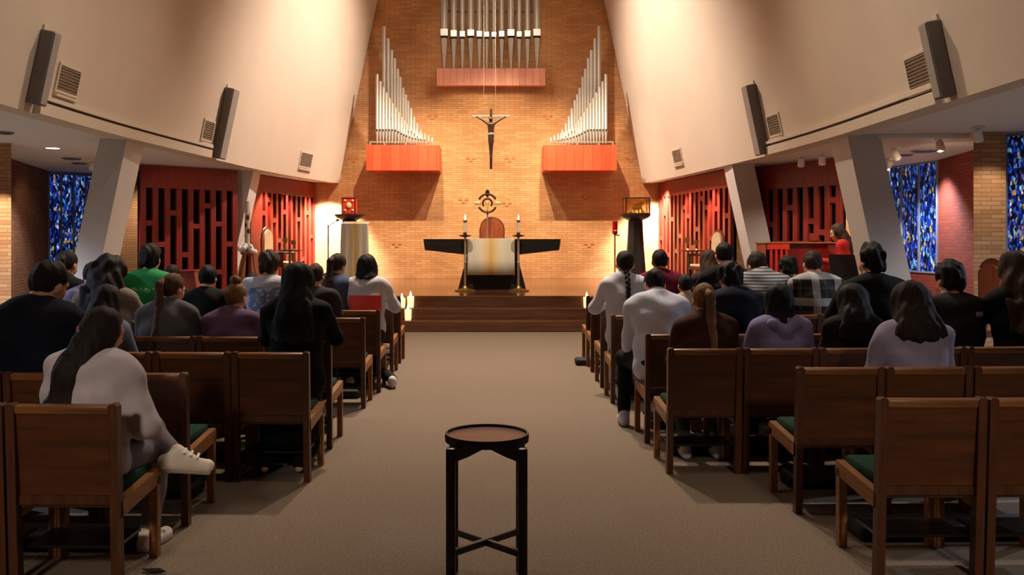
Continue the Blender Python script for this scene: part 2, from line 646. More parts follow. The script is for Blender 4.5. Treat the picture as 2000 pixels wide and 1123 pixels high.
wall_seg('wall_far_east', (12, -4.4), (12, 22.2), 0, 2.95, M['brick_red'], th=-0.2)


def stained_window(name, a, c, z0, z1, seed, strength, mull=3):
    a3, c3 = Vector((a[0], a[1], 0)), Vector((c[0], c[1], 0))
    L = (c3 - a3).length
    ang = math.atan2(c3.y - a3.y, c3.x - a3.x)
    b = MB()
    b.box((0, 0, z0), (L, 0.03, z1))
    g = b.build(name, mat_stained('slab glass ' + name, strength, seed, 1.35 if a[1] < 13 else 1.0), smooth=False)
    g.location = a3
    g.rotation_euler = (0, 0, ang)
    struct(g)
    b = MB()
    for i in range(mull + 1):
        x = L * i / mull
        b.box((x - 0.018, -0.03, z0), (x + 0.018, 0.06, z1))
    b.box((0, -0.03, z0 - 0.03), (L, 0.06, z0))
    b.box((0, -0.03, z1), (L, 0.06, z1 + 0.03))
    f = b.build('window_frame', M['lead'], g, smooth=False)
    struct(f)
    # sill wall under the glass
    b = MB()
    b.box((0, -0.02, 0), (L, 0.2, z0 - 0.03))
    s = b.build('sill_wall', M['brick_red'], g, smooth=False)
    struct(s)
    return g


stained_window('window_1', (-9.1, 18.4), (-8.45, 19.2), 0.8, 2.88, 3.1, 0.9, 4)
stained_window('window_2', (7.7, 17.5), (7.9, 15.85), 0.97, 2.92, 11.7, 0.75, 3)
stained_window('window_3', (6.75, 11.75), (7.7, 10.2), 0.8, 2.9, 23.4, 0.55, 4)


# leaning pillars under the plaster walls
def pillar(name, side, x0, x1, d0, d1):
    """x0 inner edge, x1 outer edge at the top; the foot moves outward"""
    b = MB()
    sh = side * LEAN * (SAIL_Z + 0.05)
    zt = 2.95
    lo = [b.bm.verts.new((x + sh, d, 0)) for x, d in ((x0, d0), (x1, d0), (x1, d1), (x0, d1))]
    hi = [b.bm.verts.new((x, d, zt)) for x, d in ((x0, d0), (x1, d0), (x1, d1), (x0, d1))]
    b.bm.faces.new(lo)
    b.bm.faces.new(hi)
    for i in range(4):
        j = (i + 1) % 4
        b.bm.faces.new((lo[i], lo[j], hi[j], hi[i]))
    o = b.build(name, M['pillar'], smooth=False)
    struct(o)
    return o


pillar('trim_3', -1, -5.02, -5.40, 12.35, 12.95)
pillar('trim_4', -1, -4.87, -5.29, 18.32, 18.92)
pillar('trim_5', 1, 4.70, 5.14, 11.85, 12.45)
pillar('trim_6', 1, 4.45, 4.86, 16.6, 17.2)

# altar platform and its steps
b = MB()
b.box((-5.6, 15.62, 0), (4.9, WALL_Y, 0.565), 0.012)
struct(b.build('floor_platform', M['oak_floor']))
b = MB()
b.box((-4.6, 15.3, 0), (4.4, 15.62, 0.372), 0.012)
struct(b.build('floor_upper_step', M['oak_floor']))
b = MB()
b.box((-4.6, 15.0, 0), (4.4, 15.3, 0.185), 0.012)
struct(b.build('floor_lower_step', M['oak_floor']))
b = MB()
b.box((4.42, 13.0, 0), (7.2, 16.9, 0.37), 0.01)
struct(b.build('floor_choir_riser', M['carpet']))

# ------------------------------------------------------------------ things fixed to the room
def column_speaker(side, d, z0, length, w, depth, label):
    t = thing('column_speaker', label, 'speaker')
    m = sail_frame(side, d, z0)
    t.matrix_world = m
    b = MB()
    b.box((-w / 2, -depth, 0), (w / 2, 0.0, length), 0.01)
    b.build('cabinet', M['grey_dark'], t)
    b = MB()
    b.box((-w / 2 + 0.012, -depth - 0.008, 0.015), (w / 2 - 0.012, -depth, length - 0.015), 0.004)
    b.build('grille', M['grey_metal'], t)
    b = MB()
    b.box((-w * 0.3, -0.02, length), (w * 0.3, 0.0, length + 0.06), 0.004)
    b.build('bracket', M['vent_frame'], t)
    return t


column_speaker(-1, 9.6, 3.02, 0.80, 0.17, 0.15, 'long grey column speaker at far left on the plaster wall, near the camera')
column_speaker(-1, 15.45, 2.96, 1.22, 0.30, 0.16, 'narrow grey column speaker on the left plaster wall between the two vents')
column_speaker(1, 14.75, 2.96, 1.16, 0.26, 0.16, 'narrow grey column speaker on the right plaster wall above the choir screens')
column_speaker(1, 8.8, 2.97, 0.76, 0.17, 0.15, 'long grey column speaker at upper right, standing beside the large vent')


def wall_vent(side, d, z, w, h, label):
    t = thing('wall_vent', label, 'vent', group='air vents in the plaster walls')
    t.matrix_world = sail_frame(side, d, z)
    b = MB()
    f = 0.03
    b.box((-w / 2 - f, -0.02, -f), (w / 2 + f, 0.01, 0))
    b.box((-w / 2 - f, -0.02, h), (w / 2 + f, 0.01, h + f))
    b.box((-w / 2 - f, -0.02, 0), (-w / 2, 0.01, h))
    b.box((w / 2, -0.02, 0), (w / 2 + f, 0.01, h))
    b.build('frame', M['vent_frame'], t, smooth=False)
    b = MB()
    b.box((-w / 2, -0.004, 0), (w / 2, 0.004, h))
    n = max(5, int(h / 0.035))
    for i in range(n):
        z_ = h * (i + 0.5) / n
        b.box((-w / 2, -0.018, z_ - 0.008), (w / 2, -0.004, z_ + 0.004))
    b.build('louvre', M['vent'], t, smooth=False)
    b = MB()
    b.box((-w / 2 - f, -0.05, -f - 0.05), (w / 2 + f, 0.0, -f - 0.02), 0.004)
    b.build('ledge', M['vent_frame'], t)
    return t


wall_vent(-1, 10.35, 3.26, 0.50, 0.28, 'square vent beside the long speaker at far left')
wall_vent(-1, 14.95, 3.22, 0.42, 0.30, 'square vent left of the narrow speaker on the left plaster wall')
wall_vent(-1, 20.2, 3.18, 0.62, 0.30, 'small vent on the left plaster wall above the lit red screen')
wall_vent(1, 19.5, 3.22, 0.55, 0.27, 'small vent on the right plaster wall above the lit red screen')
wall_vent(1, 14.2, 3.22, 0.46, 0.30, 'square vent right of the narrow speaker on the right plaster wall')
wall_vent(1, 9.4, 3.17, 0.48, 0.32, 'large square vent beside the long speaker at upper right')


# red lattice screens that hide the organ chambers
def lattice_screen(name, a, c, z0, z1, label, head, pitch, bars, end_plain=0.0):
    a3, c3 = Vector((a[0], a[1], 0)), Vector((c[0], c[1], 0))
    L = (c3 - a3).length
    t = thing(name, label, 'screen', (a3.x, a3.y, z0), math.atan2(c3.y - a3.y, c3.x - a3.x), 'red lattice screens')
    H = z1 - z0
    b = MB()
    b.box((0, 0, H - head), (L, 0.07, H), 0.004)
    b.build('header_panel', M['red_wood'], t)
    b = MB()
    x = end_plain
    n = int(round((L - 0.1 - end_plain) / pitch))
    if end_plain:
        b.box((0, 0, 0), (end_plain, 0.07, H - head), 0.004)
    sw = pitch * 0.45
    for i in range(n + 1):
        xx = end_plain + 0.05 + (L - 0.1 - end_plain) * i / n
        b.box((xx - sw / 2, 0, 0), (xx + sw / 2, 0.07, H - head), 0.004)
        if i < n:
            x2 = end_plain + 0.05 + (L - 0.1 - end_plain) * (i + 1) / n
            for zb in bars[i % len(bars)]:
                b.box((xx + sw / 2 - 0.002, 0.004, zb - 0.05), (x2 - sw / 2 + 0.002, 0.066, zb + 0.05))
    b.box((0, 0.0, 0), (L, 0.06, 0.12))
    b.build('lattice', M['red_wood'], t)
    b = MB()
    b.box((0, 0.10, 0), (L, 0.13, H))
    b.build('backing_cloth', M['black_cloth'], t, smooth=False)
    return t


lattice_screen('choir_screen', (-6.50, 16.6), (-5.12, 18.05), 0.0, 2.93, 'dark red lattice screen behind the man in green', 0.42, 0.25,
               [[1.85, 0.9], [1.45], [2.05, 0.8], [1.25], [1.80, 0.7], [2.2, 1.0]])
lattice_screen('choir_screen', (-5.10, 19.0), (-4.38, 22.25), 0.565, 2.93, 'brightly lit red lattice screen left of the altar wall', 0.36, 0.26,
               [[1.55], [1.85, .6], [1.4], [.95], [1.60], [0.62], [0.9], [1.45, .3], [0.5], [1.62], [1.05]], 0.42)
lattice_screen('choir_screen', (4.15, 22.25), (4.66, 17.5), 0.565, 2.93, 'brightly lit red lattice screen right of the altar wall', 0.36, 0.30,
               [[1.0], [1.6], [0.6], [1.45], [0.7], [1.05], [1.7], [1.5], [0.8], [1.2], [1.85], [1.65]])
lattice_screen('choir_screen', (4.98, 17.0), (5.90, 15.15), 0.37, 2.93, 'dark red lattice screen behind the red organ console', 0.46, 0.25,
               [[1.85], [1.45], [0.5], [1.75], [0.95, 1.0], [1.5], [1.3]])


# ------------------------------------------------------------------ organ pipes on the altar wall
def organ_side(side, label):
    """side: -1 left, 1 right; laid out from the left one and mirrored"""
    t = thing('organ_pipe_case', label, 'organ', (0, 0, 0), 0, 'side organ pipe cases')
    D = 21.5

    def X(px):
        return (px - CX) * D / F * (-side)

    def Z(py):
        return EYE - (py - CY) * D / F

    x0, x1 = sorted((X(715), X(858)))
    b = MB()
    b.box((x0, D, Z(333)), (x1, WALL_Y - 0.01, Z(283)), 0.006)
    b.build('wind_chest', M['red_board'], t)
    rear = [(745, 42), (753, 66), (760, 90), (766, 106), (772, 127), (777, 143), (783, 165), (788, 178), (793, 190), (799, 206), (805, 222), (811, 236), (818, 248), (826, 256)]
    front = [(735, 143), (741, 157), (747, 168), (753, 179), (759, 190), (765, 200), (771, 209), (777, 218), (783, 227), (788, 234), (793, 240), (799, 246), (805, 251), (811, 254), (817, 257), (823, 259), (829, 261), (836, 264), (843, 267)]
    for lst, y, w in ((rear, D + 0.52, 0.050), (front, D + 0.16, 0.039)):
        for i, (px, py) in enumerate(lst):
            z0, z1 = Z(281), Z(py)
            r = w * (1.0 - 0.28 * i / len(lst))
            foot = min(0.32, (z1 - z0) * 0.35)
            b = MB()
            b.lathe([(r * 0.25, z0), (r, z0 + foot), (r, z0 + foot + 0.012), (r * 0.93, z0 + foot + 0.016), (r * 0.93, z1), (r * 0.8, z1 + 0.004)], 12, Matrix.Translation((X(px), y, 0)))
            p = b.build('pipe', M['pipe'], t)
            b = MB()
            h = min(0.05, foot * 0.3)
            b.box((X(px) - r * 0.55, y - r * 1.02, z0 + foot), (X(px) + r * 0.55, y - r * 0.7, z0 + foot + h))
            b.build('mouth', M['pipe_dark'], p, smooth=False)
    b = MB()
    xa, xb = sorted((X(722), X(846)))
    b.box((xa, D + 0.08, Z(278)), (xb, D + 0.11, Z(275)))
    b.build('rail', M['silver'], t, smooth=False)
    b = MB()
    xa, xb = sorted((X(738), X(764)))
    b.box((xa, D + 0.22, Z(230)), (xb, D + 0.25, Z(227)))
    b.build('stay', M['bronze'], t, smooth=False)
    for px in (722, 750, 792, 845):
        b = MB()
        b.box((X(px) - 0.02, D + 0.075, Z(283)), (X(px) + 0.02, D + 0.115, Z(275)))
        b.build('rail_post', M['silver'], t, smooth=False)
    return t


organ_side(-1, 'left orange red box of slanting silver organ pipes on the brick wall')
organ_side(1, 'right orange red box of slanting silver organ pipes on the brick wall')

t = thing('organ_pipe_case', 'pale rose box with twelve large organ pipes high above the crucifix', 'organ')
D = 22.08
zb, zt = at(0, 168, D).z, at(0, 134, D).z
b = MB()
b.box((at(853, 0, D).x, D - 0.06, zb), (at(1065, 0, D).x, WALL_Y - 0.01, zt), 0.006)
b.build('wind_chest', M['pink_board'], t)
cs = [867.3, 886, 902.8, 919.4, 936.2, 950.6, 964.7, 979.8, 997.9, 1014.3, 1030.5, 1048.9]
ws = [15, 12.5, 10.5, 13.4, 10.8, 9.2, 9.2, 10.8, 13.8, 10, 11.6, 14.8]
for i, (px, w) in enumerate(zip(cs, ws)):
    x = at(px, 0, D).x
    r = w * D / F / 2
    zm = at(0, 75 - (1.5 if w > 13 else 0), D).z
    zl = at(0, 72 - w * 0.9, D).z
    y = D + 0.105
    b = MB()
    b.lathe([(0.025, zt), (r * 0.92, zm - 0.05), (r, zm - 0.02), (r, zm)], 20, Matrix.Translation((x, y, 0)))
    b.lathe([(r * 0.8, zm), (r * 0.8, zm + 0.06)], 20, Matrix.Translation((x, y, 0)))
    b.lathe([(r, zm + 0.05), (r, 9.0 - 0.1 * (i % 3)), (r * 0.9, 9.02 - 0.1 * (i % 3))], 20, Matrix.Translation((x, y, 0)))
    p = b.build('pipe', M['pipe'], t)
    b = MB()
    b.box((x - r * 0.95, y - r * 1.08, zm + 0.055), (x + r * 0.95, y - r * 0.55, zl))
    b.box((x - r * 0.95, y - r * 1.14, zl), (x + r * 0.95, y - r * 0.5, zl + 0.03))
    b.build('upper_lip', M['pipe_lip'], p, smooth=False)
    b = MB()
    b.box((x - r * 0.9, y - r * 1.03, zm + 0.0), (x + r * 0.9, y - r * 0.6, zm + 0.05))
    b.build('mouth', M['pipe_dark'], p, smooth=False)
b = MB()
b.box((at(862, 0, D).x, D + 0.19, at(0, 20, D).z), (at(1054, 0, D).x, D + 0.21, at(0, 16, D).z))
b.build('rail', M['bronze'], t, smooth=False)
# ================================================================== sanctuary
PZ = 0.565

def mat_altar_cloth(name, half, dim=1.0):
    m, nt, b = new_mat(name)
    tc = N(nt, 'ShaderNodeTexCoord')
    sep = N(nt, 'ShaderNodeSeparateXYZ')
    nt.links.new(tc.outputs['Object'], sep.inputs[0])
    ab = N(nt, 'ShaderNodeMath', operation='ABSOLUTE')
    nt.links.new(sep.outputs['X'], ab.inputs[0])
    dv = N(nt, 'ShaderNodeMath', operation='DIVIDE')
    nt.links.new(ab.outputs[0], dv.inputs[0])
    dv.inputs[1].default_value = half
    nz = N(nt, 'ShaderNodeTexNoise')
    nz.inputs['Scale'].default_value = 1
    nt.links.new(coords(nt, (50, 50, 2)), nz.inputs['Vector'])
    ad = N(nt, 'ShaderNodeMath', operation='MULTIPLY_ADD')
    nt.links.new(nz.outputs['Fac'], ad.inputs[0])
    ad.inputs[1].default_value = 0.25
    nt.links.new(dv.outputs[0], ad.inputs[2])
    col = ramp(nt, ad.outputs[0], [(q_, tuple(v_ * dim for v_ in lin(c_)[:3]) + (1,)) for q_, c_ in ((0.1, (212, 172, 104)), (0.3, (222, 196, 146)), (0.55, (222, 214, 198)), (0.85, (214, 211, 202)), (0.95, (224, 216, 200)))])
    nt.links.new(col, b.inputs['Base Color'])
    b.inputs['Roughness'].default_value = 0.8
    return m


def X(px, d):
    return (px - CX) * d / F


# altar: black slab on a splayed black foot
t = thing('altar', 'black stone altar with wide tapering top, in the centre of the platform', 'altar', (X(961, 17.6), 17.6, PZ))
H = 0.985
b = MB()
w = 1.32
b.prism([(-w, H), (w, H), (w - 0.03, H - 0.21), (0.5, H - 0.30), (-0.5, H - 0.30), (-w + 0.03, H - 0.21)], -0.4, 0.45)
b.build('tabletop', M['black_stone'], t, smooth=False)
for s in (-1, 1):
    b = MB()
    b.prism([(s * 0.36, 0), (s * 0.66, 0), (s * 0.47, H - 0.25), (s * 0.36, H - 0.25)], -0.3, 0.35)
    b.build('splayed_leg', M['black_stone'], t, smooth=False)
b = MB()
b.box((-0.40, -0.22, 0), (0.40, 0.3, H - 0.28))
b.build('front_panel', M['black'], t, smooth=False)
# cloth over the altar
b = MB()
nx, nz_ = 24, 20
rows = []
prof = [(-0.43, PZ + 0.30), (-0.425, PZ + 0.6), (-0.42, PZ + 0.9), (-0.415, PZ + H + 0.006), (0.0, PZ + H + 0.008), (0.46, PZ + H + 0.006), (0.475, PZ + 0.7)]
for y, z in prof:
    rows.append([b.bm.verts.new((-0.455 + 0.91 * i / nx, y - 0.006 + (0.005 * math.sin(i * 1.1 + z * 3) if z < PZ + 0.95 else 0), z - PZ)) for i in range(nx + 1)])
for r0, r1 in zip(rows, rows[1:]):
    for i in range(nx):
        b.bm.faces.new((r0[i], r0[i + 1], r1[i + 1], r1[i]))
o = b.build('altar_cloth', mat_altar_cloth('altar linen', 0.455), None, (X(959, 17.6), 17.6, PZ))
sd = o.modifiers.new('thick', 'SOLIDIFY')
sd.thickness = 0.006
sd.offset = 1
tag(o, 'white cloth with golden middle band hanging over the black altar', 'altar cloth')


def candlestick(px, label):
    d = 17.0
    t = thing('altar_candlestick', label, 'candlestick', (X(px, d), d, PZ), 0, 'tall brass candlesticks before the altar')
    zd = EYE - (460 - CY) * d / F - PZ
    b = MB()
    b.lathe([(0.20, 0), (0.20, 0.02), (0.13, 0.035), (0.05, 0.06), (0.03, 0.10)], 20)
    b.build('base', M['brass'], t)
    b = MB()
    b.lathe([(0.021, 0.08), (0.021, zd * 0.5), (0.03, zd * 0.5 + 0.02), (0.021, zd * 0.5 + 0.04), (0.021, zd)], 12)
    b.build('pole', M['silver'], t)
    b = MB()
    b.lathe([(0.02, zd - 0.03), (0.11, zd - 0.01), (0.115, zd + 0.005), (0.04, zd + 0.01), (0.03, zd + 0.06)], 20)
    b.build('drip_dish', M['bronze'], t)
    c = MB()
    zc = EYE - (431 - CY) * d / F - PZ
    c.lathe([(0.028, zd + 0.02), (0.028, zc)], 12)
    cd = tag(c.build('altar_candle', M['wax'], None, (X(px, d), d, PZ)), 'tall cream candle burning on ' + label.split(' standing')[0], 'candle', 'altar candles')
    c = MB()
    c.lathe([(0.036, zc - 0.03), (0.036, zc + 0.012), (0.028, zc + 0.014)], 12)
    c.build('follower', M['brass'], cd)
    c = MB()
    c.lathe([(0.006, zc + 0.01), (0.02, zc + 0.04), (0.012, zc + 0.08), (0.002, zc + 0.12)], 8)
    c.build('flame', M['flame'], cd)


candlestick(908.5, 'left tall brass candlestick standing in front of the altar')
candlestick(1012.5, 'right tall brass candlestick standing in front of the altar')

# processional cross with a ringed head, behind the altar
d = 18.25
t = thing('processional_cross', 'ringed bronze and gold cross on a slim pole behind the altar', 'cross', (X(952, d), d, PZ))
zc = EYE - (397 - CY) * d / F - PZ
b = MB()
b.lathe([(0.16, 0), (0.16, 0.03), (0.03, 0.07), (0.022, 0.1)], 16)
b.build('base', M['brass'], t)
b = MB()
b.lathe([(0.016, 0.08), (0.016, zc - 0.22)], 10)
b.build('pole', M['silver'], t)
T = Matrix.Translation((0, 0, zc))
b = MB()
b.torus(0.185, 0.021, R(25), R(155), 24, 8, T)
b.torus(0.185, 0.021, R(205), R(335), 24, 8, T)
b.torus(0.092, 0.019, R(-40), R(220), 24, 8, T)
b.build('ring', M['bronze'], t)
b = MB()
b.prism([(-0.05, 0.22), (0.05, 0.22), (0.03, 0.26), (0.0, 0.285), (-0.03, 0.26)], -0.012, 0.012, T)
b.prism([(-0.035, -0.2), (0.0, -0.125), (0.035, -0.2)], -0.012, 0.012, T)
b.prism([(-0.02, 0.12), (0.02, 0.12), (0.045, 0.22), (-0.045, 0.22)], -0.012, 0.012, T)
b.tube([(0, 0, zc - 0.23), (0, 0, zc - 0.18)], 0.02)
b.build('finial', M['bronze'], t)
for s in (-1, 1):
    b = MB()
    b.sphere((s * 0.185, 0, 0), (0.06, 0.025, 0.045), T)
    b.sphere((s * 0.24, 0, 0), (0.034, 0.02, 0.03), T)
    b.build('gold_lobe', M['gold'], t)
b = MB()
b.sphere((0, 0, 0.0), (0.04, 0.02, 0.055), T)
b.sphere((0, 0, -0.07), (0.02, 0.02, 0.06), T)
b.build('gold_centre', M['gold'], t)


# round backed sanctuary chairs
def sanctuary_chair(loc, rz, label, back_mat, name='sanctuary_chair', bw=0.25, h=1.46):
    t = thing(name, label, 'chair', loc, rz, 'round backed sanctuary chairs')
    # local: faces -Y, its back at +Y
    z0 = 0.52
    hh = h - bw
    poly = [(-bw, z0), (bw, z0), (bw + 0.015, hh)] + [((bw + 0.01) * math.cos(a), hh + bw * math.sin(a)) for a in [PI * k / 16 for k in range(0, 17)]] + [(-bw - 0.015, hh)]
    b = MB()
    b.prism(poly, 0.20, 0.235)
    b.build('backrest', M['chair_back'], t)
    b = MB()
    pts = [(-bw - 0.01, 0.22, z0), (-bw - 0.02, 0.22, hh)] + [((bw + 0.015) * math.cos(a), 0.22, hh + (bw + 0.01) * math.sin(a)) for a in [PI - PI * k / 16 for k in range(17)]] + [(bw + 0.02, 0.22, hh), (bw + 0.01, 0.22, z0)]
    b.tube(pts, 0.022, 8)
    b.build('back_frame', M['chair_wood'], t)
    b = MB()
    s = 0.82
    b.prism([((x) * s, (z - 0.95) * 0.86 + 0.95) for x, z in poly], 0.17, 0.20)
    b.build('back_cushion', back_mat, t)
    b = MB()
    b.box((-0.28, -0.28, 0.40), (0.28, 0.22, 0.45), 0.01)
    b.build('seat', M['chair_wood'], t)
    b = MB()
    b.box((-0.26, -0.26, 0.45), (0.26, 0.18, 0.51), 0.02)
    b.build('seat_cushion', back_mat, t)
    for sx in (-1, 1):
        b = MB()
        b.box((sx * 0.29 - 0.03, -0.30, 0.66), (sx * 0.29 + 0.03, 0.24, 0.71), 0.012)
        a_ = b.build('armrest', M['chair_wood'], t)
        b = MB()
        b.box((sx * 0.29 - 0.022, -0.27, 0.44), (sx * 0.29 + 0.022, -0.22, 0.67), 0.006)
        b.build('arm_post', M['chair_wood'], a_)
        for y in (-0.25, 0.20):
            b = MB()
            b.box((sx * 0.25 - 0.025, y - 0.025, 0), (sx * 0.25 + 0.025, y + 0.025, 0.42), 0.006)
            b.build('leg', M['chair_wood'], t)
    return t


sanctuary_chair((X(961, 20.3), 20.3, PZ), 0.0, 'red brown round backed chair behind the altar, facing the nave', M['chair_back'])
sanctuary_chair((X(540, 19.0), 19.0, PZ), R(80), 'cream backed chair seen edge-on before the lit left screen', M['chair_pale'], h=1.22)
sanctuary_chair((X(1382, 17.0), 17.0, PZ), R(-80), 'cream backed chair seen edge-on before the lit right screen', M['chair_pale'], h=1.14)
sanctuary_chair((X(1912, 10.9), 10.9, 0), R(-70), 'dark oval backed chair by the brick pillar at far right', M['chair_back'], h=1.30, bw=0.16)


# slate pedestals
def pedestal(px, label):
    d = 20.6
    t = thing('stone_pedestal', label, 'pedestal', (X(px, d), d, PZ), 0, 'black stone pedestals')
    zt = EYE - (419 - CY) * d / F - PZ
    b = MB()
    b.lathe([(0.27, 0), (0.255, 0.05), (0.19, zt * 0.6), (0.165, zt - 0.12)], 8, Matrix.Rotation(PI / 8, 4, 'Z'))
    b.build('shaft', M['black_stone'], t, smooth=False)
    b = MB()
    b.lathe([(0.16, zt - 0.14), (0.30, zt - 0.07), (0.35, zt - 0.02), (0.35, zt), (0.33, zt + 0.004)], 28)
    b.build('bowl_top', M['black_stone'], t)
    return Vector((X(px, d), d, PZ + zt))


pl = pedestal(683, 'dark stone pedestal carrying the red box, left behind the draped lectern')
pr = pedestal(1241, 'dark stone pedestal carrying the golden box, right of the red lamp')

# red reliquary box on the left pedestal
t = thing('reliquary_box', 'small red enamel box with bright studs on the left pedestal', 'box', pl + Vector((0, 0, 0.004)))
m_red = mat_plain('red enamel', (206, 62, 34), 0.35, var=0.15, scale=14)
b = MB()
b.box((-0.155, -0.13, 0), (0.155, 0.13, 0.37), 0.012)
b.build('case', m_red, t)
b = MB()
for s in (-1, 1):
    b.box((s * 0.15 - 0.015, -0.14, 0), (s * 0.15 + 0.015, -0.12, 0.38), 0.003)
b.box((-0.165, -0.14, 0.365), (0.165, 0.14, 0.39), 0.004)
b.box((-0.165, -0.14, 0.0), (0.165, 0.14, 0.03), 0.004)
b.build('frame', M['red_wood'], t)
m_stud = mat_plain('pale gilt', (252, 226, 170), 0.3, metal=0.3, var=0.03)
b = MB()
b.sphere((0, -0.135, 0.20), (0.06, 0.02, 0.07))
for sx in (-1, 1):
    for z in (0.09, 0.31):
        b.sphere((sx * 0.085, -0.135, z), (0.025, 0.012, 0.025))
b.build('stud', m_stud, t)

# golden glass tabernacle on the right pedestal
t = thing('tabernacle', 'amber glass box with a golden lamb on the right pedestal', 'tabernacle', pr + Vector((0.02, 0, 0.004)))
m, nt, bs = new_mat('amber glass')
bs.inputs['Base Color'].default_value = lin((214, 150, 60))
bs.inputs['Transmission Weight'].default_value = 0.85
bs.inputs['Roughness'].default_value = 0.08
bs.inputs['Alpha'].default_value = 0.45
b = MB()
for s in (-1, 1):
    b.box((s * 0.27 - 0.008, -0.2, 0.03), (s * 0.27 + 0.008, 0.2, 0.36))
    b.box((-0.27, s * 0.2 - 0.008, 0.03), (0.27, s * 0.2 + 0.008, 0.36))
b.build('glass_case', m, t, smooth=False)
b = MB()
for sx in (-1, 1):
    for sy in (-1, 1):
        b.box((sx * 0.27 - 0.015, sy * 0.2 - 0.015, 0), (sx * 0.27 + 0.015, sy * 0.2 + 0.015, 0.37), 0.003)
b.box((-0.29, -0.22, 0.355), (0.29, 0.22, 0.385), 0.006)
b.box((-0.29, -0.22, 0), (0.29, 0.22, 0.03), 0.006)
b.build('frame', M['bronze'], t)
b = MB()
b.sphere((0.0, -0.04, 0.17), (0.13, 0.06, 0.075))
b.sphere((0.12, -0.05, 0.245), (0.05, 0.04, 0.045))
for x in (-0.12, -0.05, 0.05, 0.12):
    b.tube([(x, -0.05, 0.03), (x, -0.05, 0.15)], 0.02, 8)
b.tube([(0.07, -0.04, 0.19), (0.11, -0.05, 0.24)], 0.04, 8)
for x in (-0.14, 0.14):
    b.sphere((x, -0.1, 0.06), (0.035, 0.03, 0.03))
b.build('figure', M['gold'], t)

# draped lectern at left
d = 18.7
t = thing('lectern', 'lectern draped with a long grey and gold cloth at left', 'lectern', (X(695, d), d, PZ))
zt = EYE - (437 - CY) * d / F - PZ
b = MB()
b.box((-0.2, -0.12, 0), (0.2, 0.2, zt - 0.04), 0.01)
b.build('body', M['black_stone'], t)
b = MB()
nx = 20
rows = []
for k in range(14):
    f = k / 13
    z = 0.12 + (zt - 0.12) * f
    wd = 0.31 - 0.03 * f
    rows.append([b.bm.verts.new((-wd + 2 * wd * i / nx, -0.17 + 0.012 * math.sin(i * 1.3) * (1 - f), z)) for i in range(nx + 1)])
rows.append([b.bm.verts.new((-0.28 + 0.56 * i / nx, 0.22, zt + 0.05)) for i in range(nx + 1)])
for r0, r1 in zip(rows, rows[1:]):
    for i in range(nx):
        b.bm.faces.new((r0[i], r0[i + 1], r1[i + 1], r1[i]))
o = b.build('hanging_cloth', mat_altar_cloth('lectern linen', 0.31, 0.62), t)
o.modifiers.new('thick', 'SOLIDIFY').thickness = 0.008
# microphone stand
d = 18.9
t = thing('microphone_stand', 'thin black microphone stand left of the draped lectern', 'microphone stand', (X(641, d), d, PZ))
zt = EYE - (440 - CY) * d / F - PZ
b = MB()
b.lathe([(0.14, 0), (0.14, 0.02), (0.02, 0.04)], 16)
b.build('base', M['black'], t)
b = MB()
b.tube([(0, 0, 0.03), (0, 0, zt)], 0.013, 8)
b.build('pole', M['black'], t)
b = MB()
b.tube([(0, 0, zt - 0.02), (0.18, 0.02, zt + 0.10)], 0.008, 8)
b.sphere((0.2, 0.02, zt + 0.11), (0.035, 0.025, 0.025))
b.build('microphone', M['black'], t)

# ruby sanctuary lamp
d = 20.0
t = thing('sanctuary_lamp', 'ruby glass lamp on a thin red stand right of the altar', 'lamp', (X(1201, d), d, PZ))
zt = EYE - (457 - CY) * d / F - PZ
b = MB()
b.lathe([(0.13, 0), (0.13, 0.02), (0.03, 0.05), (0.016, 0.08), (0.016, zt - 0.02), (0.05, zt)], 14)
b.build('stand', M['red_wood'], t)
b = MB()
b.lathe([(0.055, zt), (0.06, zt + 0.02), (0.06, zt + 0.28), (0.05, zt + 0.285)], 18)
b.build('glass', M['red_glass'], t)
b = MB()
b.lathe([(0.02, zt + 0.05), (0.045, zt + 0.08), (0.02, zt + 0.10)], 10, Matrix.Translation((0, -0.025, 0)))
b.build('flame', mat_emit('red flame', (255, 70, 40), 5.0), t)
b = MB()
b.tube([(0, -0.03, zt - 0.02), (0.1, -0.04, zt - 0.03)], 0.014, 8)
b.build('handle', M['bronze'], t)

# crucifix on wires
d = 20.0
t = thing('crucifix', 'dark crucifix hanging on two wires before the brick wall', 'crucifix', (X(959, d), d, EYE - (330 - CY) * d / F))
S = d / F
b = MB()
b.box((-0.028, 0.02, 0.0), (0.028, 0.05, 118 * S), 0.004)
b.build('upright', M['bronze'], t)
b = MB()
b.box((-37 * S, 0.02, 101 * S), (37 * S, 0.05, 105 * S), 0.004)
b.build('crossbar', M['silver'], t)
b = MB()
hz = 97 * S
b.sphere((-0.005, -0.05, hz - 0.005), (0.045, 0.05, 0.06))
b.tube([(0.0, -0.03, hz - 0.07), (0, -0.03, hz - 0.12), (0.0, -0.03, hz - 0.24), (0, -0.03, hz - 0.36), (0.0, -0.04, hz - 0.5), (0, -0.03, hz - 0.66), (0, -0.03, hz - 0.80), (0, -0.04, hz - 0.86)],
       [0.035, 0.085, 0.066, 0.068, 0.062, 0.042, 0.034, 0.03], 12)
for s in (-1, 1):
    b.tube([(s * 0.05, -0.03, hz - 0.11), (s * 0.13, -0.02, hz - 0.05), (s * 0.26, 0.0, hz + 0.03), (s * 0.33, 0.0, hz + 0.065)], [0.034, 0.028, 0.022, 0.02], 8)
b.build('corpus', mat_plain('dark cast figure', (58, 36, 20), 0.5, metal=0.3, var=0.2), t)
b = MB()
b.lathe([(0.072, hz - 0.36), (0.08, hz - 0.335), (0.072, hz - 0.31)], 12, Matrix.Translation((0, -0.03, 0)), cap=False)
b.build('loincloth_band', M['silver'], t)
b = MB()
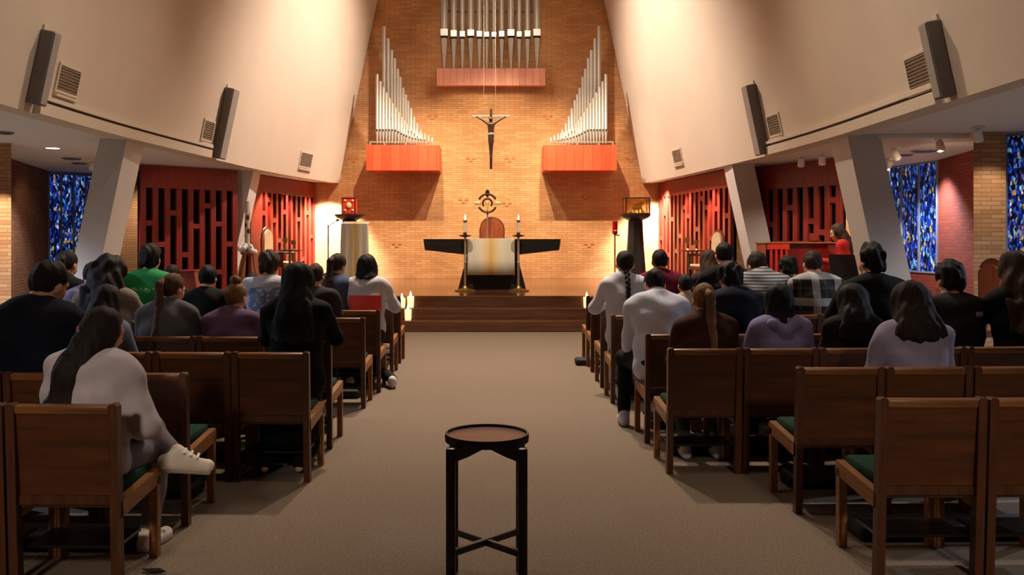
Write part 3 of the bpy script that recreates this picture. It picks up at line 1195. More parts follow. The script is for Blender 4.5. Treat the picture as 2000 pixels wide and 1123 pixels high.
for s in (-1, 1):
    b.tube([(s * 0.13 - 0.03, 0.035, 104 * S), (s * 0.13 - 0.03, 0.035, 9.4 - t.location.z)], 0.003, 6)
b.build('wire', M['silver'], t)


# glass votive candles on the steps
def step_candle(px, d, z, h, label):
    t = thing('step_candle', label, 'candle', (X(px, d), d, z), 0, 'glass candles on the altar steps')
    b = MB()
    b.lathe([(0.045, 0), (0.055, 0.02), (0.06, h), (0.052, h), (0.048, h - 0.04)], 16)
    b.build('wax_body', M['glow_wax'], t)
    b = MB()
    b.lathe([(0.01, h - 0.04), (0.025, h), (0.014, h + 0.05), (0.002, h + 0.09)], 8)
    b.build('flame', M['flame'], t)


step_candle(785, 15.46, 0.372, 0.16, 'burning candle on the upper step, nearest the left chair rows')
step_candle(802, 15.50, 0.372, 0.19, 'burning candle on the upper step, inner one at left')
step_candle(797, 15.15, 0.185, 0.18, 'burning candle on the lower step at left')
step_candle(1146, 15.46, 0.372, 0.18, 'burning candle at the right end of the upper step')
step_candle(1172, 15.50, 0.372, 0.20, 'burning candle at right, half hidden by the foremost right chairs')

# paschal candle with flowers, credence bits at left
d = 17.2
t = thing('paschal_candle', 'tall patterned candle on a wooden stand beside the left far pillar', 'candle', (X(483, d), d, PZ))
zs = EYE - (490 - CY) * d / F - PZ
zt = EYE - (393 - CY) * d / F - PZ
b = MB()
b.lathe([(0.05, zs - 0.05), (0.05, zt)], 14)
m, nt, bs = new_mat('painted candle bands')
wv = N(nt, 'ShaderNodeTexVoronoi')
wv.inputs['Scale'].default_value = 1
nt.links.new(coords(nt, (9, 9, 7)), wv.inputs['Vector'])
nt.links.new(ramp(nt, wv.outputs['Distance'], [(0.3, lin((44, 36, 34))), (0.45, lin((190, 170, 150)))]), bs.inputs['Base Color'])
b.build('candle_body', m, t)
b = MB()
for a in range(3):
    an = 2 * PI * a / 3 + 0.4
    b.tube([(0.22 * math.cos(an), 0.22 * math.sin(an), 0), (0.1 * math.cos(an), 0.1 * math.sin(an), zs - 0.06)], 0.02, 8)
b.lathe([(0.10, zs - 0.08), (0.13, zs - 0.05), (0.13, zs - 0.03)], 16)
b.build('stand', mat_wood('honey wood', (130, 76, 36), (176, 112, 56), 0.4), t)
b = MB()
rnd = random.Random(3)
for i in range(26):
    a = rnd.uniform(0, 2 * PI)
    rr = rnd.uniform(0.05, 0.15)
    b.sphere((rr * math.cos(a), rr * math.sin(a), zs + rnd.uniform(-0.02, 0.16) - rr * 0.4), rnd.uniform(0.035, 0.055), seg=8)
o = tag(b.build('flower_wreath', M['white'], None, t.location), 'white flowers round the foot of the patterned candle', 'flowers')

# small brass stand by the lit left screen
for px, sgn, lb in ((566, 1, 'small brass side table before the lit left screen'), (1352, -1, 'small brass side table before the lit right screen')):
    d = 18.6
    t = thing('side_table', lb, 'table', (X(px, d), d, PZ), 0, 'small side tables before the screens')
    zt = EYE - (488 - CY) * d / F - PZ
    b = MB()
    b.lathe([(0.24, zt - 0.03), (0.25, zt - 0.01), (0.25, zt)], 20)
    b.build('tabletop', M['chair_rail'], t)
    b = MB()
    b.lathe([(0.18, 0), (0.18, 0.02), (0.03, 0.05), (0.025, zt - 0.03)], 14)
    b.build('pedestal_leg', M['brass'], t)
    for k, (dx, h) in enumerate(((-0.1, 0.26), (0.08, 0.2))):
        b = MB()
        b.lathe([(0.05, 0), (0.02, 0.03), (0.015, h * 0.5), (0.05, h * 0.6), (0.055, h)], 14)
        o = tag(b.build('brass_cup', M['brass'], None, (X(px, d) + dx, d, PZ + zt)), ('taller' if k == 0 else 'shorter') + ' brass cup on the ' + lb[6:], 'cup', 'brass cups on the side tables')

# ------------------------------------------------------------------ choir side at right: organ console, stand
d = 14.7
t = thing('organ_console', 'red wooden organ console in front of the dark red screen at right', 'organ console', (X(1570, d), d, 0.37))
wd = X(1642, d) - X(1570, d)
zt = EYE - (473 - CY) * d / F - 0.37
b = MB()
b.box((-wd, 0.0, 0.0), (wd, 0.06, zt - 0.03), 0.006)
b.box((-wd, 0.0, 0.0), (-wd + 0.06, 0.6, zt - 0.03), 0.006)
b.box((wd - 0.06, 0.0, 0.0), (wd, 0.6, zt - 0.03), 0.006)
b.build('case', M['red_wood'], t)
b = MB()
b.box((-wd - 0.03, -0.04, zt - 0.03), (wd + 0.03, 0.62, zt), 0.01)
b.build('lid', M['chair_rail'], t)
b = MB()
for k in range(4):
    x = -wd + 0.04 + k * 0.085
    b.box((x, -0.03, 0.1), (x + 0.04, 0.0, zt - 0.10), 0.004)
b.box((-wd, -0.035, zt - 0.12), (-wd + 0.36, 0.0, zt - 0.03), 0.004)
b.box((-wd, -0.035, 0.0), (-wd + 0.36, 0.0, 0.12), 0.004)
b.build('slatted_panel', mat_plain('bright red paint', (226, 60, 34), 0.4, var=0.1), t)
b = MB()
b.box((-wd + 0.2, 0.3, zt), (wd - 0.2, 0.34, zt + 0.02))
b.box((0.2, 0.3, zt), (wd - 0.25, 0.33, zt + 0.15), 0.004)
b.build('music_desk', M['red_wood'], t)
t = thing('organ_bench', 'dark wooden bench under the woman at the organ', 'bench', (X(1655, 14.3), 14.3, 0.37))
b = MB()
b.box((-0.2, -0.45, 0.42), (0.2, 0.45, 0.46), 0.01)
b.build('seat', M['chair_wood'], t)
for s in (-1, 1):
    b = MB()
    b.box((-0.18, s * 0.4 - 0.02, 0), (0.18, s * 0.4 + 0.02, 0.42), 0.006)
    b.build('leg', M['chair_wood'], t)
d = 12.6
t = thing('music_stand', 'black music stand in front of the woman in red', 'music stand', (X(1652, d), d, 0))
z1 = EYE - (497 - CY) * d / F
z0 = EYE - (549 - CY) * d / F
wd = 29 * d / F
b = MB()
mm = Matrix.Translation((0, 0, z0)) @ Matrix.Rotation(R(-16), 4, 'X')
b.box((-wd, -0.008, 0), (wd, 0.008, (z1 - z0) * 1.03), 0.003, mm)
b.box((-wd, -0.008, -0.01), (wd, 0.07, 0.004), 0.002, mm)
b.build('desk', M['black'], t)
b = MB()
b.tube([(0, 0.02, 0.1), (0, 0.02, z0 + 0.1)], 0.014, 8)
b.build('pole', M['black'], t)
b = MB()
for a in range(3):
    an = 2 * PI * a / 3 + 0.5
    b.tube([(0, 0.02, 0.22), (0.28 * math.cos(an), 0.02 + 0.28 * math.sin(an), 0.012)], 0.01, 8)
b.build('tripod', M['black'], t)
# red choir desk at left below the dark screen
d = 15.9
t = thing('choir_desk', 'low red wooden desk behind the man in black at left', 'desk', (X(368, d), d, 0))
zt = EYE - (531 - CY) * d / F
b = MB()
b.prism([(-0.17, zt), (0.1, zt), (0.24, 0), (-0.17, 0)], 0, 0.5)
b.build('panel', M['red_wood'], t, smooth=False)
b = MB()
b.box((-0.2, -0.03, zt), (0.13, 0.53, zt + 0.03), 0.006)
b.build('desk_top', M['red_wood'], t)


# ------------------------------------------------------------------ ceiling fittings in the side aisles
def downlight(px, py, label):
    d = (2.95 - EYE) * F / (CY - py)
    t = thing('recessed_downlight', label, 'light', (X(px, d), d, 2.95))
    b = MB()
    b.lathe([(0.10, -0.006), (0.12, -0.006), (0.12, 0.0), (0.10, 0.0)], 24, cap=False)
    b.build('trim_ring', M['white'], t)
    b = MB()
    b.lathe([(0.0, -0.005), (0.10, -0.005), (0.10, -0.002)], 24)
    b.build('lens', M['lens_soft'], t)
    return t.location


def ceiling_disc(px, py, r, label):
    d = (2.95 - EYE) * F / (CY - py)
    t = thing('ceiling_diffuser', label, 'vent', (X(px, d), d, 2.95), 0, 'dark round ceiling fittings')
    b = MB()
    b.lathe([(r, 0.0), (r, -0.012), (r * 0.85, -0.02)], 24)
    b.build('ring', M['grey_dark'], t)
    b = MB()
    b.lathe([(r * 0.8, -0.015), (r * 0.78, -0.026), (r * 0.2, -0.03)], 24)
    b.build('grille', M['black'], t)


dl = downlight(103, 289, 'glowing round downlight in the left aisle ceiling')
ceiling_disc(140, 309, 0.16, 'flat dark ceiling disc beside the left aisle downlight')
ceiling_disc(155, 318, 0.13, 'dark ceiling disc above the left stained window')
ceiling_disc(1767, 302, 0.13, 'dark ceiling disc above the right stained window')
ceiling_disc(1806, 294, 0.20, 'wide dark ceiling disc near the right brick wall')
ceiling_disc(8, 258, 0.12, 'dark ceiling disc at the left edge of the picture')


def track_head(px, py, aim, label, glow):
    d = (2.84 - EYE) * F / (CY - py)
    p = Vector((X(px, d), d, 2.95))
    t = thing('track_spotlight', label, 'light', p, 0, 'small ceiling spotlights')
    b = MB()
    b.box((-0.04, -0.09, -0.03), (0.04, 0.09, 0.0), 0.004)
    b.build('base', M['white'], t)
    b = MB()
    b.tube([(0, 0, -0.02), (0, 0, -0.10)], 0.012, 8)
    b.build('arm', M['white'], t)
    v = (Vector(aim) - p).normalized()
    q = Vector((0, 0, -1)).rotation_difference(v).to_matrix().to_4x4()
    q = Matrix.Translation((0, 0, -0.11)) @ q
    b = MB()
    b.lathe([(0.025, 0.08), (0.05, 0.06), (0.058, -0.08), (0.05, -0.08), (0.045, -0.05)], 16, q)
    h = b.build('head', M['white'], t)
    b = MB()
    b.lathe([(0.046, -0.062), (0.046, -0.055)], 16, q)
    b.build('lens', M['lens'] if glow else M['wax'], h)
    return p + Vector((0, 0, -0.2))


track_head(1565, 316, (5.4, 16.2, 0), 'left one of two white spotlights above the organ console', False)
track_head(1606, 312, (5.6, 15.6, 0), 'right one of two white spotlights above the organ console', False)
track_head(1749, 302, (7.9, 15, 1.0), 'white spotlight on an arm between pillar and right window', False)
t1 = track_head(1737, 322, (6.9, 18.7, 1.2), 'bright white spotlight just above the right stained window', True)
t2 = track_head(1836, 284, (7.6, 14.6, 1.6), 'bright white spotlight above the red brick wall at right', True)
track_head(1910, 264, (6.5, 11.6, 1.4), 'white spotlight at the top of the right brick pillar', False)
track_head(180, 324, (-8.6, 19.0, 1.4), 'white spotlight beside the left near pillar', False)
t = thing('ceiling_light_bar', 'long pale light bar on the right aisle ceiling', 'light', (X(1800, 11.9), 11.9, 2.95))
b = MB()
b.box((-0.6, -0.06, -0.05), (0.6, 0.06, 0.0), 0.006)
b.build('housing', M['white'], t)
b = MB()
b.box((-0.57, -0.045, -0.054), (0.57, 0.045, -0.05))
b.build('diffuser', M['wax'], t, smooth=False)

# ================================================================== stool in the aisle
t = thing('round_stool', 'tall round-topped dark wooden stand alone in the centre aisle', 'stand', (X(951, 4.1), 4.1, 0), R(0))
hs, rad = 0.685, 0.193
b = MB()
b.lathe([(0.0, hs - 0.022), (rad - 0.01, hs - 0.022), (rad - 0.01, hs - 0.008), (0.0, hs - 0.008)], 48, cap=False)
b.build('tabletop', M['stool_top'], t)
b = MB()
b.lathe([(rad - 0.014, hs - 0.032), (rad - 0.002, hs - 0.032), (rad, hs - 0.012), (rad - 0.003, hs + 0.004), (rad - 0.010, hs + 0.004), (rad - 0.013, hs - 0.006), (rad - 0.014, hs - 0.032)], 48, cap=False)
b.build('rim', M['stool_dark'], t)
q = 0.158
for sx in (-1, 1):
    for sy in (-1, 1):
        b = MB()
        b.box((sx * q - 0.021, sy * q - 0.021, 0), (sx * q + 0.021, sy * q + 0.021, hs - 0.03), 0.007, seg=2)
        b.build('leg', M['stool_dark'], t)
for k, a in enumerate((PI / 4, -PI / 4)):
    L = q * math.sqrt(2) - 0.012
    rot = Matrix.Rotation(a, 4, 'Z')
    b = MB()
    b.prism([(-L, hs - 0.03), (L, hs - 0.03), (L, hs - 0.095), (L * 0.6, hs - 0.085), (0, hs - 0.06 - k * 0.002), (-L * 0.6, hs - 0.085), (-L, hs - 0.095)], -0.011, 0.011, rot)
    b.build('apron', M['stool_dark'], t)
    b = MB()
    b.box((-L, -0.013, 0.175 - k * 0.004), (L, 0.013, 0.205 - k * 0.004), 0.004, rot)
    b.build('stretcher', M['stool_dark'], t)

# ================================================================== congregation chairs
def make_chair():
    """origin on the floor under the middle of the back; faces +Y"""
    t = thing('congregation_chair', '', 'chair')
    W = 0.25
    for s in (-1, 1):
        b = MB()
        x = s * (W - 0.022)
        Mr = Matrix.Shear('XZ', 4, (0, 0)) if False else None
        b.prism([(x - 0.02, 0), (x + 0.02, 0), (x + 0.02, 0.835), (x + 0.012, 0.845), (x - 0.012, 0.845), (x - 0.02, 0.835)], -0.025, 0.025)
        for v in b.bm.verts:
            if v.co.z > 0.45:
                v.co.y -= (v.co.z - 0.45) * 0.10
        b.build('rear_leg', M['chair_wood'], t)
        b = MB()
        b.prism([(x - 0.02, 0), (x + 0.02, 0), (x + 0.02, 0.40), (x - 0.02, 0.40)], 0.405, 0.45)
        b.build('front_leg', M['chair_side'], t)
        b = MB()
        poly = [(-0.02, 0.325), (0.2, 0.345), (0.405, 0.36), (0.455, 0.36), (0.462, 0.41), (0.445, 0.44), (0.40, 0.435), (-0.02, 0.40)]
        mm = Matrix(((0, 1, 0, x), (1, 0, 0, 0), (0, 0, 1, 0), (0, 0, 0, 1)))
        b.prism(poly, -0.02, 0.02, mm)
        b.build('side_rail', M['chair_side'], t)
    b = MB()
    mt = Matrix.Rotation(R(5.7), 4, 'X')
    b.box((-W + 0.042, -0.012, 0), (W - 0.042, 0.012, 0.375), 0.003, Matrix.Translation((0, 0, 0.43)) @ mt)
    b.build('back_panel', M['chair_panel'], t)
    b = MB()
    b.box((-W + 0.04, -0.024, 0.372), (W - 0.04, 0.024, 0.412), 0.010, Matrix.Translation((0, 0, 0.43)) @ mt, seg=2)
    b.build('top_rail', M['chair_rail'], t)
    b = MB()
    b.box((-W + 0.04, -0.018, 0.385), (W - 0.04, 0.018, 0.43), 0.004)
    b.build('bottom_rail', M['chair_wood'], t)
    b = MB()
    b.box((-W + 0.04, 0.0, 0.37), (W - 0.04, 0.44, 0.405), 0.004)
    b.build('seat_frame', M['chair_wood'], t)
    b = MB()
    b.box((-W + 0.045, 0.03, 0.405), (W - 0.045, 0.46, 0.465), 0.02, seg=2)
    b.build('seat_cushion', M['green_seat'], t)
    b = MB()
    b.box((-W + 0.04, 0.05, 0.17), (W - 0.04, 0.30, 0.185), 0.002)
    b.build('book_rack', M['black'], t, smooth=False)
    return t


ORD = ['first', 'second', 'third', 'fourth', 'fifth', 'sixth', 'seventh', 'eighth']
ROWS = {-1: [(4.01, -1.645, 3), (4.92, -1.65, 4), (5.80, -1.165, 5), (6.71, -1.185, 5), (8.30, -1.16, 5), (9.15, -1.125, 4), (10.25, -1.115, 3), (11.25, -1.13, 2)],
        1: [(4.16, 1.77, 2), (5.14, 1.73, 3), (6.00, 1.165, 5), (6.89, 1.17, 5), (8.55, 1.13, 5), (9.45, 1.14, 5), (10.55, 1.16, 4), (11.35, 1.19, 2)]}
ROT = {-1: 1.2, 1: -1.0}     # degrees of turn per chair, so that the rows bow gently round the altar
chair0 = make_chair()
PITCH = 0.508
used = False
ROWPOS = {}
for side in (-1, 1):
    for k, (dy, edge, n) in enumerate(ROWS[side]):
        x, y, ang = edge, dy, 0.0
        for j in range(n):
            ang = R(-side * (0.6 + 1.1 * j))
            # chairs further from the aisle sit a little nearer the altar
            cx_ = x + side * math.cos(ang) * PITCH / 2
            cy_ = y + abs(math.sin(ang)) * PITCH / 2
            blk = 'left' if side < 0 else 'right'
            row = 'hindmost row' if k == 0 else ORD[k] + ' row from the back'
            lb = 'dark wooden green-seated chair, %s, %s from the aisle, %s block' % (row, ORD[j], blk)
            rz = -ang if side > 0 else -ang
            rz = side * abs(ang)
            if not used:
                chair0.location = (cx_, cy_, 0)
                chair0.rotation_euler = (0, 0, rz)
                chair0['label'] = lb
                chair0['group'] = 'congregation chairs'
                used = True
            else:
                copy_tree(chair0, (cx_, cy_, 0), rz, lb, 'congregation chairs')
            ROWPOS[(side, k, j)] = (cx_, cy_, rz)
            x += side * math.cos(ang) * PITCH
            y += abs(math.sin(ang)) * PITCH

# kneeling pads on the floor in front of the rows
pad = MB()
pad.box((-0.5, -0.11, 0.0), (0.5, 0.11, 0.085), 0.03, seg=3)
pad_me = pad.mesh('kneeling_pad')
pad_me.materials.append(M['kneeler'])
for side in (-1, 1):
    for k, (dy, edge, n) in enumerate(ROWS[side]):
        for j in range((min(n, 4) + 1) // 2):
            cx_ = edge + side * (0.64 + j * 1.04) - (side * 0.26 if (side, k) == (1, 6) else 0)
            o = bpy.data.objects.new('kneeling_pad', pad_me)
            COL.objects.link(o)
            o.location = (cx_, dy + 0.60 + 0.03 * j, 0)
            o.rotation_euler = (0, 0, side * R(1 + 1.5 * j))
            row = 'hindmost row' if k == 0 else ORD[k] + ' row from the back'
            tag(o, 'dark kneeling pad, %s, %s block, %s' % (row, 'left' if side < 0 else 'right', 'aisle end' if j == 0 else 'far end'), 'kneeler', 'kneeling pads')
# small pale note on the carpet
b = MB()
b.prism([(-0.05, -0.02), (0.03, -0.03), (0.07, 0.01), (0.0, 0.02)], 0.0, 0.006, Matrix.Rotation(R(90), 4, 'X'))
o = b.build('fabric_scrap', M['black'], None, (X(300, 4.25), 4.22, 0.008))
tag(o, 'little black scrap lying on the carpet beside the hindmost left chair', 'scrap')
# ================================================================== people
def surface_nets(D, org, h):
    ins = D < 0
    c = [ins[i:D.shape[0] - 1 + i, j:D.shape[1] - 1 + j, k:D.shape[2] - 1 + k] for i in (0, 1) for j in (0, 1) for k in (0, 1)]
    s = sum(x.astype(np.int8) for x in c)
    act = (s > 0) & (s < 8)
    ii, jj, kk = np.nonzero(act)
    if len(ii) == 0:
        return np.zeros((0, 3)), np.zeros((0, 4), int)
    idx = -np.ones(act.shape, int)
    idx[ii, jj, kk] = np.arange(len(ii))
    acc = np.zeros((len(ii), 3))
    cnt = np.zeros(len(ii))
    cor = [(0, 0, 0), (1, 0, 0), (0, 1, 0), (1, 1, 0), (0, 0, 1), (1, 0, 1), (0, 1, 1), (1, 1, 1)]
    for a, b in ((0, 1), (2, 3), (4, 5), (6, 7), (0, 2), (1, 3), (4, 6), (5, 7), (0, 4), (1, 5), (2, 6), (3, 7)):
        pa, pb = cor[a], cor[b]
        da = D[ii + pa[0], jj + pa[1], kk + pa[2]]
        db = D[ii + pb[0], jj + pb[1], kk + pb[2]]
        m = (da < 0) != (db < 0)
        t = np.where(m, da / np.where(m, da - db, 1), 0)
        for ax in range(3):
            acc[:, ax] += np.where(m, pa[ax] + t * (pb[ax] - pa[ax]), 0)
        cnt += m
    V = (np.stack([ii, jj, kk], 1) + acc / cnt[:, None]) * h + org
    Q = []
    for ax in range(3):
        sl0 = [slice(None)] * 3
        sl1 = [slice(None)] * 3
        sl0[ax] = slice(0, -1)
        sl1[ax] = slice(1, None)
        e = ins[tuple(sl0)] != ins[tuple(sl1)]
        p = list(np.nonzero(e))
        u, w = (ax + 1) % 3, (ax + 2) % 3
        ok = (p[u] > 0) & (p[w] > 0) & (p[u] < D.shape[u] - 1) & (p[w] < D.shape[w] - 1)
        p = [x[ok] for x in p]
        f = ins[tuple(p)]

        def cell(du, dw):
            r = list(p)
            r[u] = p[u] + du
            r[w] = p[w] + dw
            return idx[tuple(r)]
        q = np.stack([cell(-1, -1), cell(0, -1), cell(0, 0), cell(-1, 0)], 1)
        q[~f] = q[~f][:, ::-1]
        Q.append(q)
    return V, np.concatenate(Q)


def cap(a, b, ra, rb=None, k=0.03, fy=1.0):
    return ('c', np.array(a, float), np.array(b, float), ra, ra if rb is None else rb, k, fy)


def ell(c, r, k=0.03, rot=None):
    return ('e', np.array(c, float), np.array(r, float), rot, k)


def sdf(prims, h, noise=None, cuts=(), margin=0.0):
    lo = np.full(3, 1e9)
    hi = np.full(3, -1e9)
    for p in prims:
        if p[0] == 'c':
            r = max(p[3], p[4]) + 0.01
            lo = np.minimum(lo, np.minimum(p[1], p[2]) - r)
            hi = np.maximum(hi, np.maximum(p[1], p[2]) + r)
        else:
            r = max(p[2])
            lo = np.minimum(lo, p[1] - r)
            hi = np.maximum(hi, p[1] + r)
    lo -= 3 * h + margin
    hi += 3 * h + margin
    n = np.ceil((hi - lo) / h).astype(int) + 1
    ax = [lo[i] + h * np.arange(n[i]) for i in range(3)]
    D = np.full(n, 0.3, np.float32)
    for p in prims:
        if p[0] == 'c':
            a, b, ra, rb, k, fy = p[1:]
            r = max(ra, rb)
            l, u = np.minimum(a, b) - r, np.maximum(a, b) + r
        else:
            c_, r_, rot, k = p[1:]
            l, u = c_ - max(r_), c_ + max(r_)
        l = l - k - 3 * h - margin
        u = u + k + 3 * h + margin
        s = [slice(max(0, int((l[i] - lo[i]) / h)), min(n[i], int((u[i] - lo[i]) / h) + 2)) for i in range(3)]
        x, y, z = np.meshgrid(ax[0][s[0]], ax[1][s[1]], ax[2][s[2]], indexing='ij', sparse=True)
        if p[0] == 'c':
            px, py, pz = x - a[0], (y - a[1]), z - a[2]
            ba = b - a
            L2 = max(float(ba @ ba), 1e-9)
            t = np.clip((px * ba[0] + py * ba[1] + pz * ba[2]) / L2, 0, 1)
            qx, qy, qz = px - t * ba[0], (py - t * ba[1]) / fy, pz - t * ba[2]
            rr = ra + t * (rb - ra)
            d = (np.sqrt(qx * qx + qy * qy + qz * qz) - rr) * (fy if fy < 1 else 1.0)
        else:
            px, py, pz = x - c_[0], y - c_[1], z - c_[2]
            if rot is not None:
                px, py, pz = (px * rot[0, i] + py * rot[1, i] + pz * rot[2, i] for i in range(3))
            k0 = np.sqrt((px / r_[0]) ** 2 + (py / r_[1]) ** 2 + (pz / r_[2]) ** 2)
            k1 = np.sqrt((px / r_[0] ** 2) ** 2 + (py / r_[1] ** 2) ** 2 + (pz / r_[2] ** 2) ** 2) + 1e-6
            d = k0 * (k0 - 1.0) / k1
        old = D[s[0], s[1], s[2]]
        if k > 0:
            hh = np.maximum(k - np.abs(old - d), 0) / k
            D[s[0], s[1], s[2]] = np.minimum(old, d) - hh * hh * k * 0.25
        else:
            D[s[0], s[1], s[2]] = np.minimum(old, d)
    x, y, z = np.meshgrid(ax[0], ax[1], ax[2], indexing='ij', sparse=True)
    if noise is not None:
        D = D + noise(x, y, z)
    for cut in cuts:
        D = np.maximum(D, cut(x, y, z))
    return surface_nets(D, lo, h)


def np_mesh(name, V, Q, mats, slots=None):
    me = bpy.data.meshes.new(name)
    V = np.asarray(V, np.float32)
    Q = np.asarray(Q, np.int32)
    me.vertices.add(len(V))
    me.vertices.foreach_set('co', V.ravel())
    me.loops.add(Q.size)
    me.loops.foreach_set('vertex_index', Q.ravel())
    me.polygons.add(len(Q))
    me.polygons.foreach_set('loop_start', np.arange(0, Q.size, 4, dtype=np.int32))
    if slots is not None:
        me.polygons.foreach_set('material_index', np.asarray(slots, np.int32))
    me.polygons.foreach_set('use_smooth', np.ones(len(Q), bool))
    me.update(calc_edges=True)
    for m_ in mats:
        me.materials.append(m_)
    return me


def np_obj(name, V, Q, mat, parent, slots=None):
    mats = mat if isinstance(mat, list) else [mat]
    o = bpy.data.objects.new(name, np_mesh(name, V, Q, mats, slots))
    COL.objects.link(o)
    o.parent = parent
    return o


def join(parts):
    Vs, Qs, Ss, off = [], [], [], 0
    for V, Q, s in parts:
        Vs.append(V)
        Qs.append(Q + off)
        Ss.append(np.full(len(Q), s))
        off += len(V)
    return np.concatenate(Vs), np.concatenate(Qs), np.concatenate(Ss)


def ball(c, r, n=8):
    V, Q = [], []
    r = np.array([r, r, r]) if np.isscalar(r) else np.array(r)
    for i in range(n + 1):
        for j in range(2 * n):
            a, b_ = PI * i / n, PI * j / n
            V.append(c + r * np.array([math.sin(a) * math.cos(b_), math.sin(a) * math.sin(b_), math.cos(a)]))
    for i in range(n):
        for j in range(2 * n):
            k = (j + 1) % (2 * n)
            Q.append((i * 2 * n + j, (i + 1) * 2 * n + j, (i + 1) * 2 * n + k, i * 2 * n + k))
    return np.array(V), np.array(Q)


# one relaxed right hand: wrist at the origin, fingers along +y, palm down, thumb towards -x
def make_hand():
    pr = [cap((0, -0.02, 0), (0, 0.015, 0), 0.023, 0.026, 0.012, 0.75),
          ell((0, 0.045, 0), (0.040, 0.046, 0.015), 0.012)]
    for x, l, sp in ((-0.028, 0.070, -0.10), (-0.009, 0.079, -0.03), (0.011, 0.073, 0.04), (0.029, 0.056, 0.12)):
        y = 0.082 - abs(x + 0.004) * 0.25
        p = np.array([x, y, 0.002])
        ang = -0.25
        for seg, r0, r1 in ((0.45, 0.0095, 0.0088), (0.32, 0.0088, 0.0080), (0.25, 0.0080, 0.0068)):
            q = p + l * seg * np.array([math.sin(sp) * math.cos(ang), math.cos(sp) * math.cos(ang), math.sin(ang)])
            pr.append(cap(p, q, r0, r1, 0.004))
            p = q
            ang -= 0.38
    a, b_, c_ = np.array([-0.026, 0.018, -0.006]), np.array([-0.056, 0.046, -0.018]), np.array([-0.062, 0.080, -0.028])
    pr += [cap(a, b_, 0.016, 0.011, 0.010), cap(b_, c_, 0.0105, 0.008, 0.004)]
    return sdf(pr, 0.0042)


HAND_V, HAND_Q = make_hand()
HAND_V = HAND_V[:]


def mat_skin(rgb):
    m, nt, b = new_mat('skin')
    nz = N(nt, 'ShaderNodeTexNoise')
    nz.inputs['Scale'].default_value = 22
    nt.links.new(coords(nt), nz.inputs['Vector'])
    c = lin(rgb)
    nt.links.new(ramp(nt, nz.outputs['Fac'], [(0.3, tuple(x * .9 for x in c[:3]) + (1,)), (0.7, tuple(min(1, x * 1.08) for x in c[:3]) + (1,))]), b.inputs['Base Color'])
    b.inputs['Roughness'].default_value = 0.55
    b.inputs['Subsurface Weight'].default_value = 0.0
    return m


def mat_hair(rgb):
    rgb = tuple(v * 0.78 for v in rgb)
    m, nt, b = new_mat('hair')
    nz = N(nt, 'ShaderNodeTexNoise')
    nz.inputs['Scale'].default_value = 1
    nz.inputs['Detail'].default_value = 4
    nz.inputs['Distortion'].default_value = 0.8
    nt.links.new(coords(nt, (120, 60, 9)), nz.inputs['Vector'])
    c = lin(rgb)
    nt.links.new(ramp(nt, nz.outputs['Fac'], [(0.3, tuple(x * .55 for x in c[:3]) + (1,)), (0.7, tuple(min(1, x * 1.5) for x in c[:3]) + (1,))]), b.inputs['Base Color'])
    b.inputs['Roughness'].default_value = 0.65
    b.inputs['Specular IOR Level'].default_value = 0.25
    bump(nt, b, nz.outputs['Fac'], 0.6, 0.008)
    return m


def mat_cloth(name, rgb, rough=0.85):
    m, nt, b = new_mat(name)
    nz = N(nt, 'ShaderNodeTexNoise')
    nz.inputs['Scale'].default_value = 7
    nz.inputs['Detail'].default_value = 4
    nz.inputs['Distortion'].default_value = 1.2
    nt.links.new(coords(nt, (1, 1, 0.6)), nz.inputs['Vector'])
    c = lin(rgb)
    nt.links.new(ramp(nt, nz.outputs['Fac'], [(0.3, tuple(x * .88 for x in c[:3]) + (1,)), (0.7, tuple(min(1, x * 1.08) for x in c[:3]) + (1,))]), b.inputs['Base Color'])
    b.inputs['Roughness'].default_value = rough
    b.inputs['Specular IOR Level'].default_value = 0.2
    bump(nt, b, nz.outputs['Fac'], 0.35, 0.02)
    return m


def wave_mask(nt, axis, scale, lo, hi, off=0.0):
    """1 inside periodic bands along an axis of the object"""
    tc = N(nt, 'ShaderNodeTexCoord')
    sep = N(nt, 'ShaderNodeSeparateXYZ')
    nt.links.new(tc.outputs['Object'], sep.inputs[0])
    ml = N(nt, 'ShaderNodeMath', operation='MULTIPLY_ADD')
    nt.links.new(sep.outputs[axis], ml.inputs[0])
    ml.inputs[1].default_value = scale
    ml.inputs[2].default_value = off
    fr = N(nt, 'ShaderNodeMath', operation='FRACT')
    nt.links.new(ml.outputs[0], fr.inputs[0])
    g = N(nt, 'ShaderNodeMath', operation='GREATER_THAN')
    nt.links.new(fr.outputs[0], g.inputs[0])
    g.inputs[1].default_value = lo
    l = N(nt, 'ShaderNodeMath', operation='LESS_THAN')
    nt.links.new(fr.outputs[0], l.inputs[0])
    l.inputs[1].default_value = hi
    m_ = N(nt, 'ShaderNodeMath', operation='MULTIPLY')
    nt.links.new(g.outputs[0], m_.inputs[0])
    nt.links.new(l.outputs[0], m_.inputs[1])
    return m_.outputs[0]


def mix(nt, fac, a, c):
    mx = N(nt, 'ShaderNodeMix', data_type='RGBA')
    nt.links.new(fac, mx.inputs['Factor'])
    for k, v in (('A', a), ('B', c)):
        if isinstance(v, tuple):
            mx.inputs[k].default_value = v
        else:
            nt.links.new(v, mx.inputs[k])
    return mx.outputs['Result']


def mat_stripes():
    m, nt, b = new_mat('striped knit')
    f = wave_mask(nt, 'Z', 36, 0.62, 1.0)
    nt.links.new(mix(nt, f, lin((84, 86, 94)), lin((172, 172, 172))), b.inputs['Base Color'])
    b.inputs['Roughness'].default_value = 0.9
    return m


